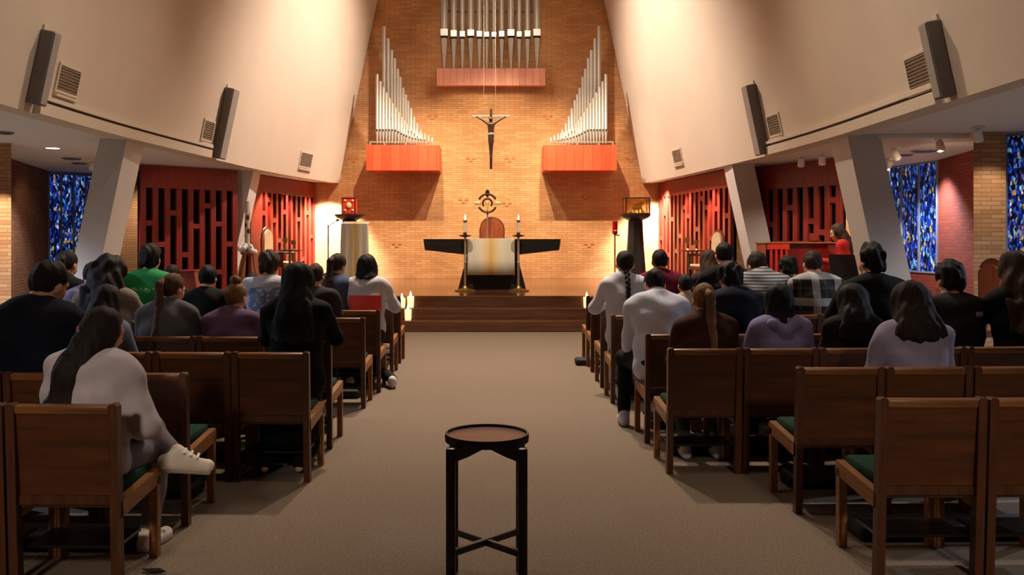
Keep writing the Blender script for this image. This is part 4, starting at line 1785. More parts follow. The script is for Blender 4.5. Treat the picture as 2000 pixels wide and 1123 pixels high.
def mat_plaid():
    m, nt, b = new_mat('plaid flannel')
    a = wave_mask(nt, 'X', 4.6, 0.0, 0.30, 0.334)
    c = wave_mask(nt, 'Z', 4.2, 0.0, 0.30, 0.454)
    e = wave_mask(nt, 'X', 9.2, 0.45, 0.62, 0.1)
    g = wave_mask(nt, 'Z', 9.2, 0.45, 0.62, 0.3)
    c0 = mix(nt, e, lin((30, 28, 34)), lin((70, 62, 48)))
    c1 = mix(nt, g, c0, lin((72, 68, 66)))
    c2 = mix(nt, a, c1, lin((150, 148, 146)))
    # crossing of the two pale bands is brightest
    mlt = N(nt, 'ShaderNodeMath', operation='MULTIPLY')
    nt.links.new(c, mlt.inputs[0])
    mlt.inputs[1].default_value = 0.55
    nt.links.new(mix(nt, mlt.outputs[0], c2, lin((206, 204, 202))), b.inputs['Base Color'])
    b.inputs['Roughness'].default_value = 0.9
    return m


def mat_panel(name, base, print_rgb, x0, x1, z0, z1, blotch=0.0, scale=14):
    """garment with a printed area on the back only (x, z limits in the wearer's frame)"""
    m, nt, b = new_mat(name)
    tc = N(nt, 'ShaderNodeTexCoord')
    sep = N(nt, 'ShaderNodeSeparateXYZ')
    nt.links.new(tc.outputs['Object'], sep.inputs[0])
    facs = []
    for ax, lo, hi in (('X', x0, x1), ('Z', z0, z1), ('Normal', -2, -0.2)):
        src = sep.outputs[ax] if ax != 'Normal' else None
        if src is None:
            ge = N(nt, 'ShaderNodeSeparateXYZ')
            nt.links.new(tc.outputs['Normal'], ge.inputs[0])
            src = ge.outputs['Y']
        for op, v in (('GREATER_THAN', lo), ('LESS_THAN', hi)):
            q = N(nt, 'ShaderNodeMath', operation=op)
            nt.links.new(src, q.inputs[0])
            q.inputs[1].default_value = v
            facs.append(q.outputs[0])
    if blotch:
        vz = N(nt, 'ShaderNodeTexNoise')
        vz.inputs['Scale'].default_value = scale
        vz.inputs['Detail'].default_value = 3
        nt.links.new(tc.outputs['Object'], vz.inputs['Vector'])
        q = N(nt, 'ShaderNodeMath', operation='GREATER_THAN')
        nt.links.new(vz.outputs['Fac'], q.inputs[0])
        q.inputs[1].default_value = blotch
        facs.append(q.outputs[0])
    f = facs[0]
    for g in facs[1:]:
        q = N(nt, 'ShaderNodeMath', operation='MULTIPLY')
        nt.links.new(f, q.inputs[0])
        nt.links.new(g, q.inputs[1])
        f = q.outputs[0]
    nt.links.new(mix(nt, f, lin(base), lin(print_rgb)), b.inputs['Base Color'])
    b.inputs['Roughness'].default_value = 0.85
    nz = N(nt, 'ShaderNodeTexNoise')
    nz.inputs['Scale'].default_value = 7
    nz.inputs['Distortion'].default_value = 1.2
    nt.links.new(tc.outputs['Object'], nz.inputs['Vector'])
    bump(nt, b, nz.outputs['Fac'], 0.35, 0.02)
    return m


SKIN = {'fair': mat_skin((214, 160, 128)), 'tan': mat_skin((176, 120, 86)), 'brown': mat_skin((110, 70, 48))}
EYE_W = mat_plain('eye white', (220, 214, 206), 0.3, var=0.02)
EYE_D = mat_plain('dark iris', (34, 24, 18), 0.2, var=0.02)
LIPS = mat_plain('lips', (150, 80, 72), 0.5, var=0.05)
HAIR = {}
CLOTH = {}


def hair_mat(rgb):
    if rgb not in HAIR:
        HAIR[rgb] = mat_hair(rgb)
    return HAIR[rgb]


def cloth_mat(c):
    if not isinstance(c, tuple):
        return c
    if c not in CLOTH:
        CLOTH[c] = mat_cloth('cloth', c)
    return CLOTH[c]


def dirv(a):
    return np.array([0, math.sin(a), math.cos(a)])


def rotm(pitch, yaw, roll):
    """columns right, forward, up; pitch forward, yaw to the left positive, roll to the right"""
    m_ = Matrix.Rotation(yaw, 3, 'Z') @ Matrix.Rotation(roll, 3, 'Y') @ Matrix.Rotation(-pitch, 3, 'X')
    return np.array(m_)


PEOPLE_LOG = []


def person(px, d, top_py, label, pose='sit', hair='short', hair_rgb=(40, 26, 18), top=(60, 60, 70), legs=(24, 24, 30),
           skin='fair', sex='m', lean=4, curve=6, bow=18, yaw=0, roll=0, turn=0, arms='lap', sleeve='long', hood=False,
           collar=None, hair_len=0.30, seed=0, shoe=(200, 196, 190), coat=False, feet=None, cross=False, splay=0.0, z0=0.0, h=0.0125,
           hair_side=0.0, hair_w=1.0, group=None, broad=1.0, body_px=None, extra=None, clip=False, top_name='top', fold=0.005, loose=0.0, flare=1.0, kick=0.0):
    rnd = random.Random(seed * 77 + 5)
    lean, curve, bow, yaw, roll = R(lean), R(curve), R(bow), R(yaw), R(roll)
    pad_z = 0.085
    if pose == 'sit':
        hip = np.array([0, 0.0, 0.575])
    else:
        hip = np.array([0, -0.03, pad_z + 0.485])
    waist = hip + 0.14 * dirv(lean * .6)
    chest = waist + 0.19 * dirv(lean)
    neckb = chest + 0.17 * dirv(lean + curve)
    hp = lean * .6 + curve * .5 + bow
    hbase = neckb + 0.075 * dirv(lean + curve + bow * .45)
    HR = rotm(hp, yaw, roll)
    hc = hbase + HR @ np.array([0, 0.018, 0.095])

    def HP(x, y, z):
        return hc + HR @ np.array([x, y, z])
    topz = max(HP(0, -0.01, 0.112)[2], HP(0, -0.06, 0.09)[2], HP(0, .05, .10)[2])
    want = EYE - (top_py - CY) * d / F - z0
    hair_up = {'short': 0.012, 'curly': 0.03, 'long': 0.012, 'ponytail': 0.01, 'bun': 0.01, 'braid': 0.01, 'wavy': 0.03}[hair]
    s = want / (topz + hair_up)
    bx = CX + ((px if body_px is None else body_px) - CX)
    PEOPLE_LOG.append((label[:38], round(s, 3)))
    t = thing('person', label, 'person', (X(bx, d), d - hip[1] * s - (hc[1] - hip[1]) * s * 0.5, z0), R(turn), group)
    t.scale = (s, s, s)
    man = sex == 'm'
    sh = (0.172 if man else 0.152) * broad
    bulk = (1.0 if man else 0.9) * broad
    shz = neckb - 0.045 * dirv(lean + curve)
    S = {k: shz + np.array([k * sh, 0.0, -0.005]) for k in (-1, 1)}
    up = dirv(lean)
    fw = np.array([0, math.cos(lean), -math.sin(lean)])
    E, W, HD = {}, {}, {}
    for k in (-1, 1):
        if arms == 'lap':
            E[k] = S[k] + k * np.array([0.05, 0, 0]) - 0.255 * up + 0.09 * fw
            W[k] = np.array([k * 0.075, hip[1] + (0.27 if pose == 'sit' else 0.2), hip[2] + (0.115 if pose == 'sit' else 0.16)])
        elif arms == 'rest':        # forearms on the chair in front
            E[k] = S[k] + np.array([k * 0.06, 0.17, -0.20])
            W[k] = np.array([k * 0.045, S[k][1] + 0.36, S[k][2] - 0.10])
        elif arms == 'wide':
            E[k] = S[k] + np.array([k * 0.11, 0.10, -0.225])
            W[k] = np.array([k * 0.07, S[k][1] + 0.33, S[k][2] - 0.16])
        elif arms == 'knees':
            E[k] = np.array([k * 0.20, hip[1] + 0.26, hip[2] + 0.09])
            W[k] = np.array([k * 0.035, hip[1] + 0.43, hip[2] + 0.16])
        elif arms == 'play':
            E[k] = S[k] + k * np.array([0.06, 0, 0]) + np.array([0, 0.03, -0.26])
            W[k] = E[k] + np.array([-k * 0.03, 0.24, 0.02])
        elif arms == 'side':
            E[k] = S[k] + np.array([k * (0.10 if k > 0 else .05), 0.02, -0.27])
            W[k] = np.array([k * (0.10 if k > 0 else .05) + .03, hip[1] + 0.24, hip[2] + 0.10])
        dd = W[k] - E[k]
        HD[k] = dd / np.linalg.norm(dd)
    hj = {k: hip + np.array([k * 0.085, 0, -0.02]) for k in (-1, 1)}
    K, A = {}, {}
    for k in (-1, 1):
        if pose == 'sit':
            K[k] = np.array([k * 0.12, 0.42, 0.525])
            A[k] = np.array([k * 0.12, (feet if feet is not None else 0.40), 0.085])
        else:
            K[k] = np.array([k * 0.10, 0.03, pad_z + 0.06])
            A[k] = np.array([k * 0.11, -0.37, 0.105])
    if splay:
        K[-1] = K[-1] + np.array([-splay, -0.03, 0.03])
        A[-1] = A[-1] + np.array([-splay - .02, 0, 0])
    if kick:
        A[1] = np.array([kick, -0.30, 0.09])
    if cross:
        K[-1] = np.array([0.10, 0.40, 0.65])
        A[-1] = np.array([0.30, 0.33, 0.53])
        K[1] = np.array([0.15, 0.41, 0.525])
        A[1] = np.array([0.12, 0.36, 0.085])

    def torso(i, kk=0.05):
        r = 0.0 + i
        return [cap(hip, waist, 0.150 * bulk + r, 0.132 * bulk + r, kk, 0.70), cap(waist, chest, 0.132 * bulk + r, 0.152 * bulk + r, kk, 0.68),
                cap(chest, neckb - 0.06 * up, 0.152 * bulk + r, 0.112 * bulk + r, kk, 0.62),
                cap(S[-1] * .86 + S[1] * .14, S[1] * .86 + S[-1] * .14, 0.058 * bulk + r, 0.058 * bulk + r, 0.06),
                cap(S[-1] * .55 + neckb * .45 + np.array([0, 0, .005]), neckb + np.array([0, 0, 0.01]), 0.045 + r * .6, 0.05 + r * .5, 0.05),
                cap(S[1] * .55 + neckb * .45 + np.array([0, 0, .005]), neckb + np.array([0, 0, 0.01]), 0.045 + r * .6, 0.05 + r * .5, 0.05)]

    def arm(k, i, upto=1.0):
        ru, re, rw = (0.052 if man else 0.044) + i, (0.042 if man else 0.036) + i, (0.030 if man else 0.026) + i
        if upto < 1:
            e = S[k] + (E[k] - S[k]) * upto
            return [cap(S[k], e, ru + 0.008, re + 0.018, 0.04)]
        return [cap(S[k], E[k], ru, re, 0.04), cap(E[k], W[k], re, rw, 0.03)]

    def leg(k, i):
        pr = [cap(hj[k], K[k], 0.082 * bulk + i, 0.056 + i, 0.04), cap(K[k], A[k], 0.055 + i, 0.036 + i, 0.03)]
        return pr

    glute = [ell(hip + np.array([k * 0.075, -0.025, -0.03]), (0.098, 0.098, 0.095), 0.05) for k in (-1, 1)]

    # ---- body
    neck_r = 0.056 if man else 0.047
    body = torso(0) + glute
    for k in (-1, 1):
        body += arm(k, 0) + leg(k, 0)
        toe = A[k] + (np.array([0, 0.12, -0.05]) if pose == 'sit' and not (cross and k < 0) else (np.array([.10, .05, -.04]) if pose == 'sit' else np.array([0, -0.06, -0.06])))
        body.append(cap(A[k], toe, 0.036, 0.026, 0.03))
    body += [cap(neckb - 0.02 * up, HP(0, -0.022, -0.055), neck_r + .006, neck_r, 0.03)]
    fs = 1.0 if man else 0.94
    ear = 0.068 if hair in ('long', 'wavy') else 0.078
    head = [ell(HP(0, -0.012, 0.02), (0.077, 0.097, 0.092), 0.02, HR), ell(HP(0, 0.030, -0.05), (0.057 * fs, 0.062, 0.074), 0.04, HR),
            ell(HP(0, 0.068, -0.105), (0.024, 0.020, 0.018), 0.03, HR), cap(HP(0, 0.092, -0.006), HP(0, 0.110, -0.046), 0.009, 0.0135, 0.012),
            cap(HP(-0.034, 0.078, 0.012), HP(0.034, 0.078, 0.012), 0.015, 0.015, 0.02), ell(HP(-0.034, 0.062, -0.042), (0.026, 0.026, 0.028), 0.02, HR),
            ell(HP(0.034, 0.062, -0.042), (0.026, 0.026, 0.028), 0.02, HR), ell(HP(0, 0.088, -0.078), (0.024, 0.012, 0.012), 0.008, HR),
            ell(HP(ear, -0.006, -0.028), (0.012, 0.022, 0.033), 0.006, HR), ell(HP(-ear, -0.006, -0.028), (0.012, 0.022, 0.033), 0.006, HR)]
    V, Q = sdf(body + head, h)
    parts = [(V, Q, 0)]
    for k in (-1, 1):
        v, q = ball(HP(k * 0.031, 0.081, -0.012), 0.0125)
        parts.append((v, q, 1))
        v, q = ball(HP(k * 0.031, 0.0905, -0.012), 0.0062, 6)
        parts.append((v, q, 2))
    # hands
    for k in (-1, 1):
        yv = HD[k]
        zv = np.array([0, 0, 1.0]) - yv * yv[2]
        if np.linalg.norm(zv) < 0.2:
            zv = np.array([0, -1.0, 0]) - yv * (-yv[1])
        zv /= np.linalg.norm(zv)
        if arms in ('rest', 'wide'):
            zv = np.array([k * 1.0, 0, 0.5])
            zv -= yv * (zv @ yv)
            zv /= np.linalg.norm(zv)
        xv = np.cross(yv, zv)
        Hv = HAND_V.copy()
        Hq = HAND_Q
        if k < 0:
            Hv[:, 0] *= -1
            Hq = Hq[:, ::-1]
        parts.append((W[k] + Hv @ np.stack([xv, yv, zv]), Hq, 0))
    # lips
    v, q = ball(HP(0, 0.094, -0.078), np.array([0.020, 0.008, 0.007]))
    parts.append((v, q, 3))
    V, Q, sl = join(parts)
    np_obj('body', V, Q, [SKIN[skin], EYE_W, EYE_D, LIPS], t, sl)

    # ---- clothes
    ph = rnd.uniform(0, 6)

    def folds(x, y, z):
        return fold * (np.sin(26 * z + 9 * x + ph + 2.4 * np.sin(8 * x + ph) + 1.5 * np.sin(11 * y)) + 0.7 * np.sin(19 * x - 13 * z + 4 * np.sin(7 * z + ph)))
    tp = torso(0.022 + loose)
    for k in (-1, 1):
        tp += arm(k, 0.02 + loose * .8) if sleeve == 'long' else ([] if sleeve == 'none' else arm(k, 0.02, 0.62))
    tp += [cap(hip + np.array([0, 0, -0.02]), hip + 0.05 * up, 0.17 * bulk, 0.165 * bulk, 0.05, 0.74)]
    if coat:
        tp += [cap(hip, hip + np.array([0, -0.12, -0.36]), 0.17, 0.21, 0.06, 0.8)]
    V, Q = sdf(tp, h, folds, margin=0.01)
    np_obj(top_name, V, Q, cloth_mat(top), t)
    if hood:
        hl = [np.array(v_) for v_ in ((-0.055, 0.075, -0.055), (-0.105, 0.0, 0.0), (-0.085, -0.085, -0.02), (0.0, -0.125, -0.065), (0.085, -0.085, -0.02), (0.105, 0.0, 0.0), (0.055, 0.075, -0.055))]
        rr_ = (0.030, 0.040, 0.046, 0.050, 0.046, 0.040, 0.030)
        V, Q = sdf([cap(neckb + hl[i_], neckb + hl[i_ + 1], rr_[i_], rr_[i_ + 1], 0.02) for i_ in range(6)] + [ell(neckb + np.array([0, -0.115, -0.115]), (0.085, 0.045, 0.06), 0.04)], h, folds, margin=0.01)
        np_obj('hood', V, Q, cloth_mat(top), t)
    if collar:
        V, Q = sdf([cap(neckb + np.array([0, -0.004, 0.0]), neckb + 0.035 * dirv(lean + curve + bow * .3), neck_r + 0.022, neck_r + 0.012, 0.02)], h)
        np_obj('collar', V, Q, cloth_mat(collar), t)
    tr = [cap(hip + np.array([0, 0, -0.01]), hip + 0.06 * up, 0.158 * bulk, 0.148 * bulk, 0.05, 0.72)] + glute
    for k in (-1, 1):
        tr += leg(k, 0.014)
    V, Q = sdf(tr, h * 1.15, lambda x, y, z: 0.004 * np.sin(30 * z + 14 * y + ph), margin=0.01)
    np_obj('trousers', V, Q, cloth_mat(legs), t)
    for k in (-1, 1):
        a = A[k]
        if pose == 'sit' and not (cross and k < 0):
            pr = [cap(a + np.array([0, -0.045, -0.045]), a + np.array([0, 0.16, -0.05]), 0.042, 0.038, 0.03), cap(a + np.array([0, -0.02, 0.01]), a + np.array([0, 0.02, -0.02]), 0.045, 0.045, 0.03)]
            lowz = a[2] - 0.083
            cuts = [lambda x, y, z: lowz - z + 0 * x]
        elif pose == 'sit':
            f = np.array([0.86, 0.42, -0.12])
            u_ = np.array([0.10, 0.07, 1.0])
            pr = [cap(a - 0.05 * f - 0.035 * u_, a + 0.18 * f - 0.045 * u_, 0.046, 0.036, 0.03), cap(a + .01 * u_, a - 0.02 * u_ + .06 * f, 0.052, 0.046, 0.03)]
            cuts = []
        else:
            pr = [cap(a + np.array([0, -0.055, 0.0]), a + np.array([0, 0.02, -0.075]), 0.036, 0.032, 0.03), cap(a, a + np.array([0, -0.04, -0.03]), 0.042, 0.042, 0.03)]
            cuts = [lambda x, y, z: 0.004 - z + 0 * x]
        V, Q = sdf(pr, 0.009, None, cuts)
        so_ = np_obj('shoe', V, Q, cloth_mat(shoe), t)
        if h < 0.011 and pose == 'sit':
            if cross and k < 0:
                pr = [cap(a - 0.055 * f - 0.075 * u_, a + 0.185 * f - 0.078 * u_, 0.020, 0.018, 0.01)]
                lc = [cap(a + (0.05 + .035 * i_) * f + np.array([.02, -.045, .028 - .012 * i_]), a + (0.05 + .035 * i_) * f + np.array([-.02, .045, .028 - .012 * i_]), 0.008, 0.008, 0.0) for i_ in range(3)]
            else:
                pr = [cap(a + np.array([0, -0.05, -0.072]), a + np.array([0, 0.165, -0.072]), 0.040, 0.036, 0.01)]
                lc = [cap(a + np.array([-.03, .03 + .035 * i_, -0.005 - .006 * i_]), a + np.array([.03, .03 + .035 * i_, -0.005 - .006 * i_]), 0.007, 0.007, 0.0) for i_ in range(3)]
            cuts = [] if cross and k < 0 else [lambda x, y, z: np.maximum(a[2] - 0.084 - z, z - a[2] + 0.062) + 0 * x + 0 * y]
            V, Q = sdf(pr, 0.007, None, cuts)
            np_obj('sole', V, Q, cloth_mat((176, 168, 158)), so_)
            V, Q = sdf(lc, 0.005)
            np_obj('laces', V, Q, cloth_mat((236, 232, 226)), so_)

    # ---- hair
    hm = hair_mat(hair_rgb)
    g = rnd.uniform(0, 6)

    def hn(amp, f1=60, f2=34):
        def fn(x, y, z):
            return amp * (np.sin(f1 * x + g + 2 * np.sin(17 * z + g)) * np.sin(f1 * y + 1 + g) + 0.8 * np.sin(f2 * x + 9 * z + g) * np.sin(f2 * 0.9 * y + 5 * z))
        return fn
    face = [(HP(0, 0.085, -0.03), HR @ np.array([0, 1, 0.0])), ]

    def facecut(x, y, z):
        # keep the face free: cut in front of a slanting plane that runs from crown to behind the ears
        n_ = HR @ np.array([0, 0.80, -0.60])
        o_ = HP(0, 0.035, 0.015)
        e = (x - o_[0]) * n_[0] + (y - o_[1]) * n_[1] + (z - o_[2]) * n_[2]
        return e
    shell = [ell(HP(0, -0.018, 0.022), (0.090 * hair_w, 0.106, 0.102), 0.02, HR), ell(HP(0, -0.055, -0.035), (0.072 * hair_w, 0.052, 0.062), 0.03, HR)]
    hd = -0.10
    back = neckb - chest
    if hair == 'short':
        V, Q = sdf([ell(HP(0, -0.016, 0.020), (0.083 * hair_w, 0.103, 0.099), 0.02, HR), ell(HP(0, -0.050, -0.030), (0.064 * hair_w, 0.048, 0.055), 0.03, HR)], 0.0105, hn(0.0045, 85, 50), [facecut], 0.01)
    elif hair == 'curly':
        V, Q = sdf([ell(HP(0, -0.015, 0.03), (0.096 * hair_w, 0.112, 0.108), 0.02, HR), ell(HP(0, -0.055, -0.045), (0.082 * hair_w, 0.056, 0.07), 0.03, HR)], 0.0105, hn(0.010, 75, 58), [facecut], 0.02)
    else:
        pr = list(shell)
        e1 = HP(0, -0.075, -0.02)
        if hair in ('long', 'wavy'):
            w = 0.088 * hair_w
            zend = neckb[2] - (hair_len - 0.16)

            def yb(z_):
                f_ = (z_ - hip[2]) / (neckb[2] - hip[2])
                f_ = max(0.0, min(1.0, f_))
                return hip[1] + (neckb[1] - hip[1]) * f_ - (0.125 - 0.055 * max(0, f_ - .55) / .45) * bulk - 0.022 - loose * 1.3
            p0 = HP(0, -0.035, 0.0)
            if zend > neckb[2] - 0.07:
                pe = np.array([hair_side, neckb[1] - 0.055 - loose, zend - 0.05])
                pr += [cap(p0, pe, w, w * flare, 0.05, 0.75)]
            else:
                zm = min(neckb[2] - 0.02, neckb[2] - 0.3 * (neckb[2] - zend))
                p1 = neckb + np.array([hair_side * .2, -0.055 - loose, 0.03])
                p2 = np.array([hair_side * .6, yb(zm), zm])
                p3 = np.array([hair_side, yb(zend), zend - 0.06])
                wm = w * (1 + (flare - 1) * .5)
                pr += [cap(p0, p1, w, w, 0.05, 0.80), cap(p1, p2, w, wm, 0.05, 0.50), cap(p2, p3, wm, w * flare, 0.04, 0.34)]
            for k in (-1, 1):
                q0 = HP(k * 0.078, 0.0, -0.01)
                q1 = neckb + np.array([k * 0.088 * hair_w + hair_side * .3, -0.02, 0.0])
                q2 = np.array([k * 0.082 * hair_w * flare + hair_side, yb(zend) + .015, zend - 0.01])
                pr += [cap(q0, q1, 0.026, 0.028, 0.04), cap(q1, q2, 0.028, 0.018, 0.04)]
            amp = 0.010 if hair == 'wavy' else 0.0035
            V, Q = sdf(pr, 0.0115, hn(amp, 48 if hair == 'wavy' else 75, 36),
                       [lambda x, y, z: zend + 0.006 * np.sin(70 * x + g) + 0.005 * np.sin(131 * x + 2 * g) + 0.12 * (x - hair_side) ** 2 / 0.1 - z + 0 * y], 0.02)
            # clear the face
            loc = (V - hc) @ HR
            keep = ~((loc[:, 1] > 0.045 - 0.9 * np.minimum(0, loc[:, 2] - 0.06) * 0) & (loc[:, 2] < 0.055) & (np.abs(loc[:, 0]) < 0.075) & (loc[:, 2] > -0.14))
            km = keep[Q].all(axis=1)
            Q = Q[km]
        else:
            V, Q = sdf([ell(HP(0, -0.016, 0.021), (0.085, 0.103, 0.098), 0.02, HR), ell(HP(0, -0.055, -0.03), (0.066, 0.048, 0.055), 0.03, HR)], 0.0105, hn(0.0022, 80, 50), [facecut], 0.01)
    ho = np_obj('hair', V, Q, hm, t)
    if hair == 'ponytail':
        a = HP(hair_side * .3, -0.105, 0.035)
        b0 = a + np.array([hair_side * .25, -0.045, -0.03])
        c0 = neckb + np.array([hair_side * .6, -0.105, -0.01])
        zc1 = c0[2] - max(0.04, hair_len - 0.17)
        fz = max(0.0, min(1.0, (zc1 - hip[2]) / (neckb[2] - hip[2])))
        c1 = np.array([c0[0] + hair_side * .4, min(c0[1], hip[1] + (neckb[1] - hip[1]) * fz - 0.125 * bulk - 0.045), zc1])
        V, Q = sdf([cap(a, b0, 0.026, 0.032, 0.02), cap(b0, c0, 0.034, 0.036, 0.02), cap(c0, c1, 0.036, 0.022, 0.02)], 0.0095, hn(0.003, 90, 60), margin=0.01)
        np_obj('ponytail', V, Q, hm, ho)
        V, Q = sdf([ell(a + (b0 - a) * .3, (0.030, 0.030, 0.022), 0.01)], 0.008)
        np_obj('hair_tie', V, Q, cloth_mat((40, 30, 30)), ho)
    if hair == 'bun':
        V, Q = sdf([ell(HP(hair_side, -0.055, 0.125), (0.048, 0.048, 0.042), 0.01, HR)], 0.0095, hn(0.006, 80, 60), margin=0.01)
        np_obj('bun', V, Q, hm, ho)
    if hair == 'braid':
        a = HP(0, -0.085, -0.06)
        pr = []
        p = a.copy()
        n_ = int(hair_len / 0.03)
        tgt = chest + np.array([hair_side, -0.125 * bulk - 0.022, 0.0])
        for i in range(n_):
            f = i / max(1, n_ - 1)
            q = a * (1 - f) + tgt * f + np.array([(0.007 if i % 2 else -0.007), -0.03 * math.sin(PI * f), 0])
            pr.append(ell(q, (0.024 - 0.008 * f, 0.020, 0.022), 0.008))
        V, Q = sdf(pr, 0.0085)
        np_obj('braid', V, Q, hm, ho)
    if clip:
        V, Q = sdf([cap(HP(-0.025, -0.134, -0.01), HP(0.0, -0.142, -0.03), 0.008, 0.008, 0.006), cap(HP(-0.02, -0.138, -0.03), HP(-0.008, -0.142, -0.01), 0.007, 0.007, 0.006)], 0.005)
        np_obj('hair_clip', V, Q, mat_plain('pearly clip', (150, 104, 108), 0.3), ho, None)
    if extra:
        extra(t, locals())
    return t


# ------------------------------------------------------------------ left block, from the camera forward
LAV = (126, 118, 140)
person(97, 5.14, 508, 'broad man in a navy sweater with bowed brown head at far left', hair='short', hair_rgb=(44, 30, 20), top=(10, 13, 28), lean=2, curve=10, bow=16, yaw=-22, roll=10, seed=1, h=0.0115, broad=1.16, body_px=76, arms='lap', top_name='sweater')
person(168, 4.30, 601, 'woman in a white shirt with long brown hair and crossed legs, nearest row', hair='long', hair_rgb=(38, 24, 18), top=(196, 186, 192), legs=(126, 118, 124), sex='f', lean=3, curve=8, bow=8, yaw=-24, roll=8, turn=-12, arms='side', hair_len=0.37, hair_side=-0.085, hair_w=0.95, flare=0.62, seed=2, h=0.0105, cross=True, clip=True, shoe=(240, 228, 212), body_px=180, broad=1.3, loose=0.016, top_name='shirt', collar=(196, 186, 192))
person(200, 6.08, 559, 'dark haired woman in a grey blue top under the wavy haired woman at left', hair='long', hair_rgb=(30, 20, 16), top=(110, 120, 150), sex='f', hair_len=0.34, yaw=-18, bow=20, seed=3, legs=(30, 50, 100), top_name='blouse')
person(208, 7.28, 496, 'woman with big dark wavy hair and a beige jacket, left block', 'kneel', hair='wavy', hair_rgb=(40, 26, 20), top=(136, 124, 116), sex='f', hair_len=0.34, hair_w=1.35, bow=8, seed=4, broad=1.2, arms='rest', top_name='jacket')
person(176, 8.3, 512, 'person in a lavender striped hooded top, half hidden at left', 'kneel', hair='short', hair_rgb=(34, 24, 20), top=(112, 106, 134), bow=24, seed=5, hood=True, arms='rest', sex='f', top_name='hooded_top')
person(116, 8.6, 489, 'dark ponytailed woman in a dark green jacket before the left stained window', 'kneel', hair='ponytail', hair_rgb=(24, 18, 16), top=(24, 30, 28), sex='f', hair_len=0.26, hair_side=0.05, yaw=-10, bow=14, seed=6, arms='rest', body_px=124, top_name='jacket')
person(290, 8.95, 474, 'man in a bright green shirt with dark hair, left block', 'kneel', hair='curly', hair_rgb=(26, 20, 18), top=mat_panel('green jersey', (26, 142, 72), (150, 190, 160), -0.13, 0.13, 0.955, 0.975, 0.5, 40), bow=6, seed=7, arms='rest', sleeve='short', hair_w=0.92, broad=1.05, top_name='shirt')
person(334, 10.3, 517, 'brown haired head between the man in green and the ponytailed woman', hair='short', hair_rgb=(52, 32, 24), top=(50, 36, 36), seed=8, bow=14, sex='f', top_name='sweater')
person(328, 6.9, 534, 'woman in a grey sweater with a long light brown ponytail, left block', hair='ponytail', hair_rgb=(112, 76, 50), top=(92, 90, 94), sex='f', hair_len=0.44, hair_side=-0.05, yaw=-26, bow=10, curve=9, seed=9, broad=1.22, arms='lap', top_name='sweater', h=0.0115)
person(455, 6.9, 552, 'woman in a purple shirt with a blonde bun, left block', hair='bun', hair_rgb=(160, 118, 66), top=(104, 78, 106), sex='f', yaw=-14, bow=10, curve=9, seed=10, broad=1.22, sleeve='short', top_name='shirt', h=0.0115)
person(403, 8.55, 518, 'man in black with short black hair beside the left far pillar', hair='short', hair_rgb=(20, 17, 17), top=(18, 18, 20), seed=11, bow=10, hair_w=1.03, top_name='sweater')
person(490, 10.35, 533, 'black haired head left of the tie-dye shirt', hair='short', hair_rgb=(18, 15, 15), top=(28, 26, 30), seed=12, bow=22, top_name='sweater')
person(523, 8.98, 488, 'curly haired man in a pale blue tie-dye T-shirt', 'kneel', hair='curly', hair_rgb=(64, 44, 30), top=mat_panel('tie-dye jersey', (186, 186, 198), (104, 128, 168), -0.15, 0.15, 0.74, 1.02, 0.46, 24), skin='tan', yaw=-4, bow=12, seed=13, sleeve='short', arms='rest', top_name='shirt')
person(580, 6.42, 513, 'woman in a long black coat with long straight black hair on the left aisle', 'kneel', hair='long', hair_rgb=(12, 10, 11), top=(7, 7, 8), sex='f', hair_len=0.42, hair_w=1.1, flare=1.35, bow=4, seed=14, coat=True, arms='rest', broad=1.18, shoe=(16, 14, 14), legs=(12, 12, 14), top_name='coat', h=0.0115)
person(607, 8.6, 514, 'brown haired person in a charcoal T-shirt partly hidden by the black haired woman', hair='short', hair_rgb=(70, 44, 28), top=(48, 42, 44), seed=15, bow=8, sleeve='short', body_px=614, top_name='shirt')
person(652, 9.75, 495, 'woman in a slate blue vest with a low brown ponytail', 'kneel', hair='ponytail', hair_rgb=(72, 46, 30), top=(74, 84, 112), sex='f', hair_len=0.36, hair_side=-0.05, yaw=-24, roll=8, bow=14, seed=16, arms='rest', broad=1.06, top_name='vest')
person(716, 9.75, 497, 'black haired woman in a white sweatshirt with a red back panel, left aisle', 'kneel', hair='long', hair_rgb=(16, 13, 14), top=mat_panel('white sweatshirt', (196, 192, 198), (226, 66, 52), -0.17, 0.17, 0.74, 0.93), sex='f', hair_len=0.13, hair_w=0.98, flare=1.28, bow=8, seed=17, kick=0.31, arms='wide', broad=1.24, top_name='sweatshirt', h=0.0115)
# ------------------------------------------------------------------ right block
person(1222, 9.15, 489, 'woman in a pale grey blouse with a dark braid, right aisle', 'kneel', hair='braid', hair_rgb=(40, 30, 24), top=(198, 198, 210), sex='f', hair_len=0.42, bow=8, seed=18, arms='wide', broad=1.16, legs=(190, 190, 196), top_name='blouse', hair_w=1.1)
person(1280, 10.2, 486, 'man in a maroon sweater with short black hair, right block', 'kneel', hair='short', hair_rgb=(28, 18, 18), top=(104, 22, 44), bow=6, seed=19, arms='rest', skin='tan', broad=1.1, body_px=1290, top_name='sweater')
person(1281, 7.35, 526, 'man in a white sweater with a lavender collar leaning forward, right aisle', hair='short', hair_rgb=(34, 22, 20), top=(206, 210, 228), lean=8, curve=16, bow=22, seed=20, arms='knees', broad=1.15, collar=(112, 112, 160), legs=(14, 14, 18), feet=0.30, splay=0.10, shoe=(190, 184, 196), body_px=1283, top_name='sweater', h=0.0115)
person(1341, 9.0, 536, 'small dark haired head in a beige top beside the white sweater', hair='short', hair_rgb=(26, 20, 18), top=(176, 152, 124), sex='f', seed=21, bow=16, top_name='shirt')
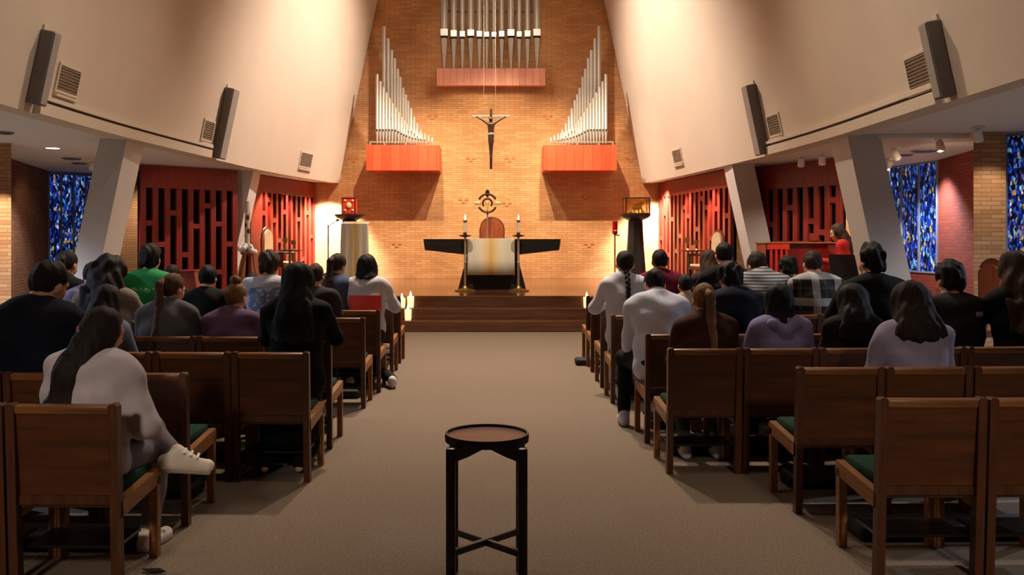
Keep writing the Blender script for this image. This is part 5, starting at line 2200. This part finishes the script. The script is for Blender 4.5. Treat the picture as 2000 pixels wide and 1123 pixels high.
person(1378, 6.28, 553, 'woman in a brown sweater with a long blonde ponytail, right aisle', hair='ponytail', hair_rgb=(150, 108, 70), top=(62, 33, 21), sex='f', hair_len=0.44, hair_side=0.03, bow=8, curve=7, seed=22, broad=1.2, legs=(58, 60, 58), shoe=(206, 196, 210), feet=0.22, top_name='sweater', h=0.0112)
person(1386, 11.0, 488, 'woman with loose brown hair near the cream backed chair, right block', 'kneel', hair='long', hair_rgb=(78, 50, 32), top=(54, 44, 38), sex='f', hair_len=0.34, bow=8, seed=23, arms='rest', top_name='sweater')
person(1412, 10.0, 472, 'tall man in black with short black hair before the right far pillar', 'kneel', hair='short', hair_rgb=(22, 18, 18), top=(22, 20, 22), bow=4, seed=24, arms='rest', body_px=1416, top_name='sweater')
person(1416, 7.5, 511, 'person in a navy top with thick black hair, right block', 'kneel', hair='curly', hair_rgb=(18, 15, 15), top=(16, 20, 40), bow=22, curve=12, lean=8, seed=25, arms='rest', broad=1.1, body_px=1432, top_name='sweater', hair_w=1.05)
person(1473, 9.0, 492, 'man in a grey striped sweater with bowed brown head, right block', 'kneel', hair='short', hair_rgb=(46, 30, 24), top=mat_stripes(), bow=26, curve=14, lean=10, seed=26, arms='rest', broad=1.22, collar=(196, 196, 200), body_px=1488, roll=-6, top_name='sweater')
person(1543, 10.1, 499, 'dark haired person behind the plaid shirt and striped sweater', 'kneel', hair='curly', hair_rgb=(24, 20, 20), top=(40, 38, 44), bow=16, seed=27, arms='rest', top_name='sweater')
person(1586, 8.9, 489, 'man in a black and white plaid shirt, right block', 'kneel', hair='short', hair_rgb=(62, 34, 28), top=mat_plaid(), bow=12, curve=8, seed=28, arms='rest', broad=1.16, collar=(170, 160, 146), body_px=1591, top_name='shirt')
person(1524, 6.36, 556, 'woman in a lavender hooded top with straight black hair, right block', hair='long', hair_rgb=(18, 15, 16), top=(132, 124, 166), sex='f', hair_len=0.19, hair_w=1.06, flare=1.22, bow=10, seed=29, hood=True, broad=1.22, top_name='hooded_top', h=0.0112)
person(1668, 6.4, 556, 'woman in dark brown with long dark hair below the man in black, right block', hair='long', hair_rgb=(30, 20, 17), top=(34, 24, 22), sex='f', hair_len=0.31, hair_w=1.2, flare=1.6, bow=8, seed=30, broad=1.2, top_name='jacket', h=0.0115)
person(1701, 7.55, 472, 'man in a black jacket with tousled black hair beside the right near pillar', 'kneel', hair='curly', hair_rgb=(18, 15, 15), top=(9, 8, 9), bow=2, yaw=16, seed=31, arms='rest', broad=1.06, hair_w=0.86, body_px=1708, top_name='jacket')
person(1783, 5.46, 551, 'woman in a pale lavender sweater with long dark brown hair, second row from the camera', hair='long', hair_rgb=(44, 27, 20), top=(150, 142, 168), sex='f', hair_len=0.23, hair_w=1.22, flare=1.45, bow=6, seed=32, broad=1.22, top_name='sweater', h=0.0105)
person(1852, 6.6, 507, 'black haired person in a black jacket with a small white mark, right side', 'kneel', hair='curly', hair_rgb=(14, 12, 13), top=mat_panel('black shell jacket', (7, 7, 8), (150, 150, 156), 0.09, 0.15, 0.975, 1.005), bow=10, seed=33, arms='rest', broad=1.05, hair_w=0.95, body_px=1862, top_name='jacket')
person(1990, 6.5, 486, 'woman in a black jacket with wavy brown hair at the right edge', 'kneel', hair='wavy', hair_rgb=(70, 46, 32), top=(7, 7, 8), sex='f', hair_len=0.42, hair_w=1.15, bow=4, seed=34, arms='rest', broad=1.15, top_name='jacket')
# the organist, on her bench behind the music stand
person(1648, 14.25, 437, 'woman in a red sweater with long auburn hair seated at the organ', hair='long', hair_rgb=(64, 36, 26), top=(176, 40, 40), sex='f', hair_len=0.40, turn=68, bow=14, seed=35, arms='play', z0=0.37, broad=1.0, top_name='sweater')
for l_ in PEOPLE_LOG:
    print('SCALE', l_)
# ================================================================== light
def spot(name, loc, aim, power, color, angle, blend=0.6, radius=0.05):
    l = bpy.data.lights.new(name, 'SPOT')
    l.energy = power
    l.color = color
    l.spot_size = R(angle)
    l.spot_blend = blend
    l.shadow_soft_size = radius
    o = bpy.data.objects.new(name, l)
    o.location = loc
    o.rotation_euler = (Vector(aim) - Vector(loc)).to_track_quat('-Z', 'Y').to_euler()
    COL.objects.link(o)
    return o


def area(name, loc, aim, power, color, sx, sy):
    l = bpy.data.lights.new(name, 'AREA')
    l.shape = 'RECTANGLE'
    l.size, l.size_y = sx, sy
    l.energy = power
    l.color = color
    o = bpy.data.objects.new(name, l)
    o.location = loc
    o.rotation_euler = (Vector(aim) - Vector(loc)).to_track_quat('-Z', 'Y').to_euler()
    COL.objects.link(o)
    return o


ALTAR = (1.0, 0.80, 0.55)
SOFT = (1.0, 0.83, 0.66)
PLAST = (1.0, 0.82, 0.68)
W_ = SC.world or bpy.data.worlds.new('World')
SC.world = W_
W_.use_nodes = True
W_.node_tree.nodes['Background'].inputs[0].default_value = (0.5, 0.6, 0.8, 1)
W_.node_tree.nodes['Background'].inputs[1].default_value = 0.02

# altar spots high above the platform
for x, tx, ang, p in ((-1.5, -2.1, 62, 2300), (0.1, 0.0, 74, 2500), (1.5, 2.1, 62, 2300)):
    spot('altar_spotlight', (x, 18.7, 7.4), (tx, 22.3, 0.5), p, ALTAR, ang, 1.0, 0.05)
# fill lights added to brighten the altar front, set under the nave roof
for x in (-1.6, 1.6):
    spot('altar_front_fill', (x, 10.5, 9.2), (x * 0.8, 18.0, 1.1), 2600, ALTAR, 24, 0.7, 0.1)
spot('pipe_fill', (0, 13.5, 9.2), (0, 22.2, 6.4), 900, SOFT, 24, 0.8, 0.1)  # fill light added to brighten the large organ pipes
# wall washers at the ends of the altar wall
for sx, x in ((-1, -4.0), (1, 4.0)):
    spot('wall_washer', (x, 21.3, 2.90), (x + sx * 0.05, 22.3, 1.0), 1500, (1.0, 0.95, 0.86), 80, 0.6, 0.04)
# small downlights in front of the inner red screens
for a, c in (((-5.1, 19.0), (-4.38, 22.25)), ((4.66, 17.5), (4.15, 22.25))):
    for f in (0.18, 0.52, 0.86):
        x = a[0] + (c[0] - a[0]) * f
        y = a[1] + (c[1] - a[1]) * f
        sgn = 1 if x < 0 else -1
        spot('screen_downlight', (x + sgn * 0.30, y - 0.06, 2.90), (x + sgn * 0.06, y, 0.6), 420, SOFT, 75, 0.5, 0.03)
# nave lights
for x in (-0.7, 0.7):
    spot('nave_spot_and_fill', (x, 12.0, 9.1), (x * 2.2, 10.4, 0), 2350, SOFT, 88, 0.9, 0.15)
for x in (-1.8, 1.8):
    spot('nave_spot_and_fill', (x, 5.0, 9.1), (x * 0.9, 4.8, 0), 150, SOFT, 90, 1.0, 0.15)  # weak fill added over the near rows
    spot('rear_fill', (x * 1.3, -4.2, 4.6), (x * 1.3, 3.4, 0.5), 1150, SOFT, 22, 1.0, 0.4)  # unseen light added to brighten the nearest chair backs
spot('nave_spot_and_fill', (0, 13.0, 9.1), (0, 9.5, 0), 900, SOFT, 44, 1.0, 0.15)
for sx in (-1, 1):
    spot('plaster_washer', (-sx * 2.0, 18.2, 9.0), (sx * 4.5, 18.8, 3.2), 4500, PLAST, 76, 0.9, 0.2)
    spot('plaster_washer', (-sx * 1.2, 8.0, 9.1), (sx * 4.9, 7.4, 4.0), 760, PLAST, 54, 0.9, 0.2)
# side aisles: cool fill lights added for pillars and ceilings, lamps on the brick
for sx in (-1, 1):
    for y in (7.5, 11.0, 15.5):
        spot('aisle_downlight_and_fill', (sx * 7.3, y, 2.92), (sx * 7.3, y, 0), 560 if y > 8 else 850, (0.80, 0.88, 1.0) if y > 8 else (0.66, 0.79, 1.0), 120 if y > 8 else 164, 0.6, 0.08)
spot('aisle_downlight_and_fill', (dl.x, dl.y, 2.9), (dl.x, dl.y, 0), 120, (0.95, 0.95, 1.0), 120, 0.6, 0.06)
spot('brick_spotlight', tuple(t1), (6.9, 18.6, 0.7), 1000, SOFT, 55, 0.25, 0.03)
spot('brick_spotlight', tuple(t2), (7.55, 14.6, 1.2), 150, (1.0, 0.72, 0.46), 100, 0.5, 0.03)
spot('brick_lamp_and_fill', (-7.1, 12.25, 2.88), (-7.1, 13.0, 0.9), 330, SOFT, 56, 0.4, 0.03)
spot('brick_lamp_and_fill', (-7.3, 16.2, 2.88), (-8.5, 16.4, 1.4), 24, SOFT, 90, 0.7, 0.05)  # fill light added to brighten the brown brick wall
spot('brick_lamp_and_fill', (-6.9, 19.3, 2.88), (-7.6, 20.4, 1.4), 110, SOFT, 90, 0.7, 0.05)
spot('brick_lamp_and_fill', (6.4, 10.9, 2.88), (6.45, 11.6, 1.3), 60, SOFT, 80, 0.7, 0.03)
spot('organ_downlight', (5.2, 14.0, 2.88), (5.3, 15.2, 1.1), 110, SOFT, 85, 0.6, 0.05)
spot('organ_downlight', (-5.4, 15.4, 2.88), (-5.8, 17.4, 1.5), 24, SOFT, 85, 0.6, 0.05)
